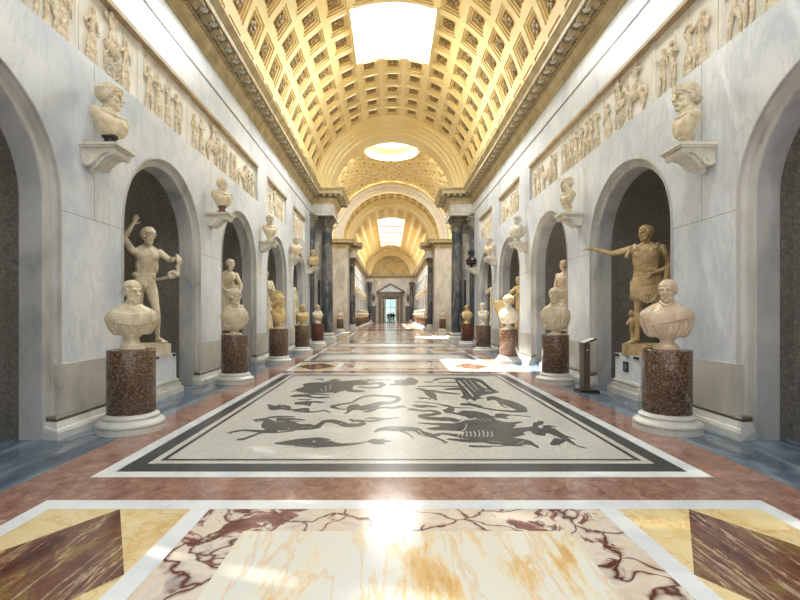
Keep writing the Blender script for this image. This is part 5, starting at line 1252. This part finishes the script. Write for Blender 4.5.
bust('small honey alabaster bust, fifth right pedestal beside the striped column', PX, PY[4], PZ, R(-40), .86, 'marble_gold', 'wreath', 'cloak', .27, hh=.27, sh=.22, vox=.01)
BZ = 3.73; BX = W-.27
bust('marble bust of a wavy-haired youth in profile, nearest left bracket', -BX, BY[0], BZ, R(72), .84, 'marble', 'wreath', 'nude', .29, hy=R(32), hh=.35, sh=.15, socle='black', vox=.0075, grp='busts on wall brackets')
bust('marble bust of a bald man with bare chest, second left bracket', -BX, BY[1], BZ, R(52), .80, 'marble', 'crop', 'nude', .27, hy=R(18), hh=.29, sh=.17, socle='redsocle', grp='busts on wall brackets')
bust('pale bust on the third left bracket, between second and third arches', -BX, BY[2], BZ, R(45), .84, 'marble', 'short', 'nude', .26, hh=.30, sh=.18, grp='busts on wall brackets')
bust('draped bust on the fourth left bracket', -BX, BY[3], BZ, R(45), .84, 'marble_pink', 'curly', 'wrap', .28, bd=True, hh=.29, sh=.16, vox=.01, grp='busts on wall brackets')
bust('tan bust on the fifth left bracket beside the pilaster', -BX, BY[4], BZ, R(45), .88, 'marble_tan', 'curly', 'wrap', .3, bd=True, hh=.3, sh=.16, vox=.011, grp='busts on wall brackets')
bust('marble head with wrapped headdress in profile, nearest right bracket', BX, BY[0], BZ, R(-82), .86, 'marble', 'cap', 'nude', .21, hy=R(-4), hh=.38, sh=.13, vox=.0075, grp='busts on wall brackets')
bust('marble bust of a bald bearded old man, second right bracket', BX, BY[1], BZ, R(-70), .84, 'marble', 'bald', 'nude', .20, hy=R(-18), bd=True, hh=.34, sh=.17, grp='busts on wall brackets')
bust('pale female bust on the third right bracket', BX, BY[2], BZ, R(-58), .84, 'marble_white', 'bun', 'toga', .27, hh=.29, sh=.16, grp='busts on wall brackets')
bust('pale bust on the fourth right bracket', BX, BY[3], BZ, R(-45), .84, 'marble_pink', 'short', 'nude', .24, hh=.31, sh=.18, vox=.01, grp='busts on wall brackets')
bust('black marble bust on the fifth right bracket beside the pilaster', BX, BY[4], BZ, R(-45), .86, 'black', 'big', 'wrap', .29, hh=.32, sh=.16, vox=.011, grp='busts on wall brackets')
far = bust('bust in front of the left crossing pier', -4.35, 38.2, PZ, R(30), .85, 'marble', 'curly', 'cloak', .28, vox=.014, grp='far busts')
copy_tree(far, (4.35, 38.2, PZ), R(-30), label='bust in front of the right crossing pier')
for s in (-1, 1):
    sd = 'left' if s < 0 else 'right'
    for q, yy in enumerate((43.2, 47.2, 51.2, 55.2, 59.2, 63.2, 67.2)): copy_tree(far, (s*PX, yy, PZ), s*R(-40), label='tiny pedestal bust, %s in the far gallery %s row past the crossing' % (NTH[q], sd), group='far gallery %s pedestal busts' % sd)
    for q, c in enumerate(NC2[:-1]): copy_tree(far, (s*BX, c+2, BZ), s*R(-40), label='tiny bracket bust, %s along the far gallery %s wall' % (NTH[q], sd), group='far gallery %s bracket busts' % sd)
# --- visitors in the far doorway
def visitor(x, y, rz, h, cl, label, hk='short'):
    r = empty('person', (x, y, 0), rz=rz, label=label, cat='person'); k = h/1.8; rn = random.Random(label)
    J = dict(BASE); m = MB(); body(m, J, nude=False); head(m, (0, -.04, 1.67), .235); o = m.sculpt('body', M['skin'], r, .014); o.scale = (k,)*3
    m = MB(); hair(m, (0, -.04, 1.67), .235, hk, rn); o = m.sculpt('hair', M['wood'], r, .014); o.scale = (k,)*3
    m = MB(); m.loft([(0, 0, .88, .185, .14), (0, 0, 1.1, .17, .13), (0, 0, 1.3, .19, .135), (0, 0, 1.44, .18, .11), (0, .01, 1.53, .08, .07)], n=24)
    for q in 'RL': m.tube([J['sh'+q], J['el'+q], J['wr'+q]], [.075, .06, .045], 8)
    o = m.sculpt('jacket', M[cl], r, .014); o.scale = (k,)*3
    m = MB(); m.ell((0, 0, .93), (.18, .135, .13))
    for q in 'RL': m.tube([J['hip'+q], J['kn'+q], J['an'+q]], [.105, .075, .06], 8)
    o = m.sculpt('trousers', M['cloth'], r, .014); o.scale = (k,)*3
visitor(-.35, 70.2, R(20), 1.68, 'cloth2', 'leftmost tiny visitor in grey jacket before the far glass door')
visitor(.05, 71.0, R(170), 1.78, 'cloth', 'middle tiny visitor in dark clothes before the far glass door')
visitor(.45, 70.6, R(-40), 1.72, 'cloth', 'rightmost tiny visitor in dark clothes before the far glass door')
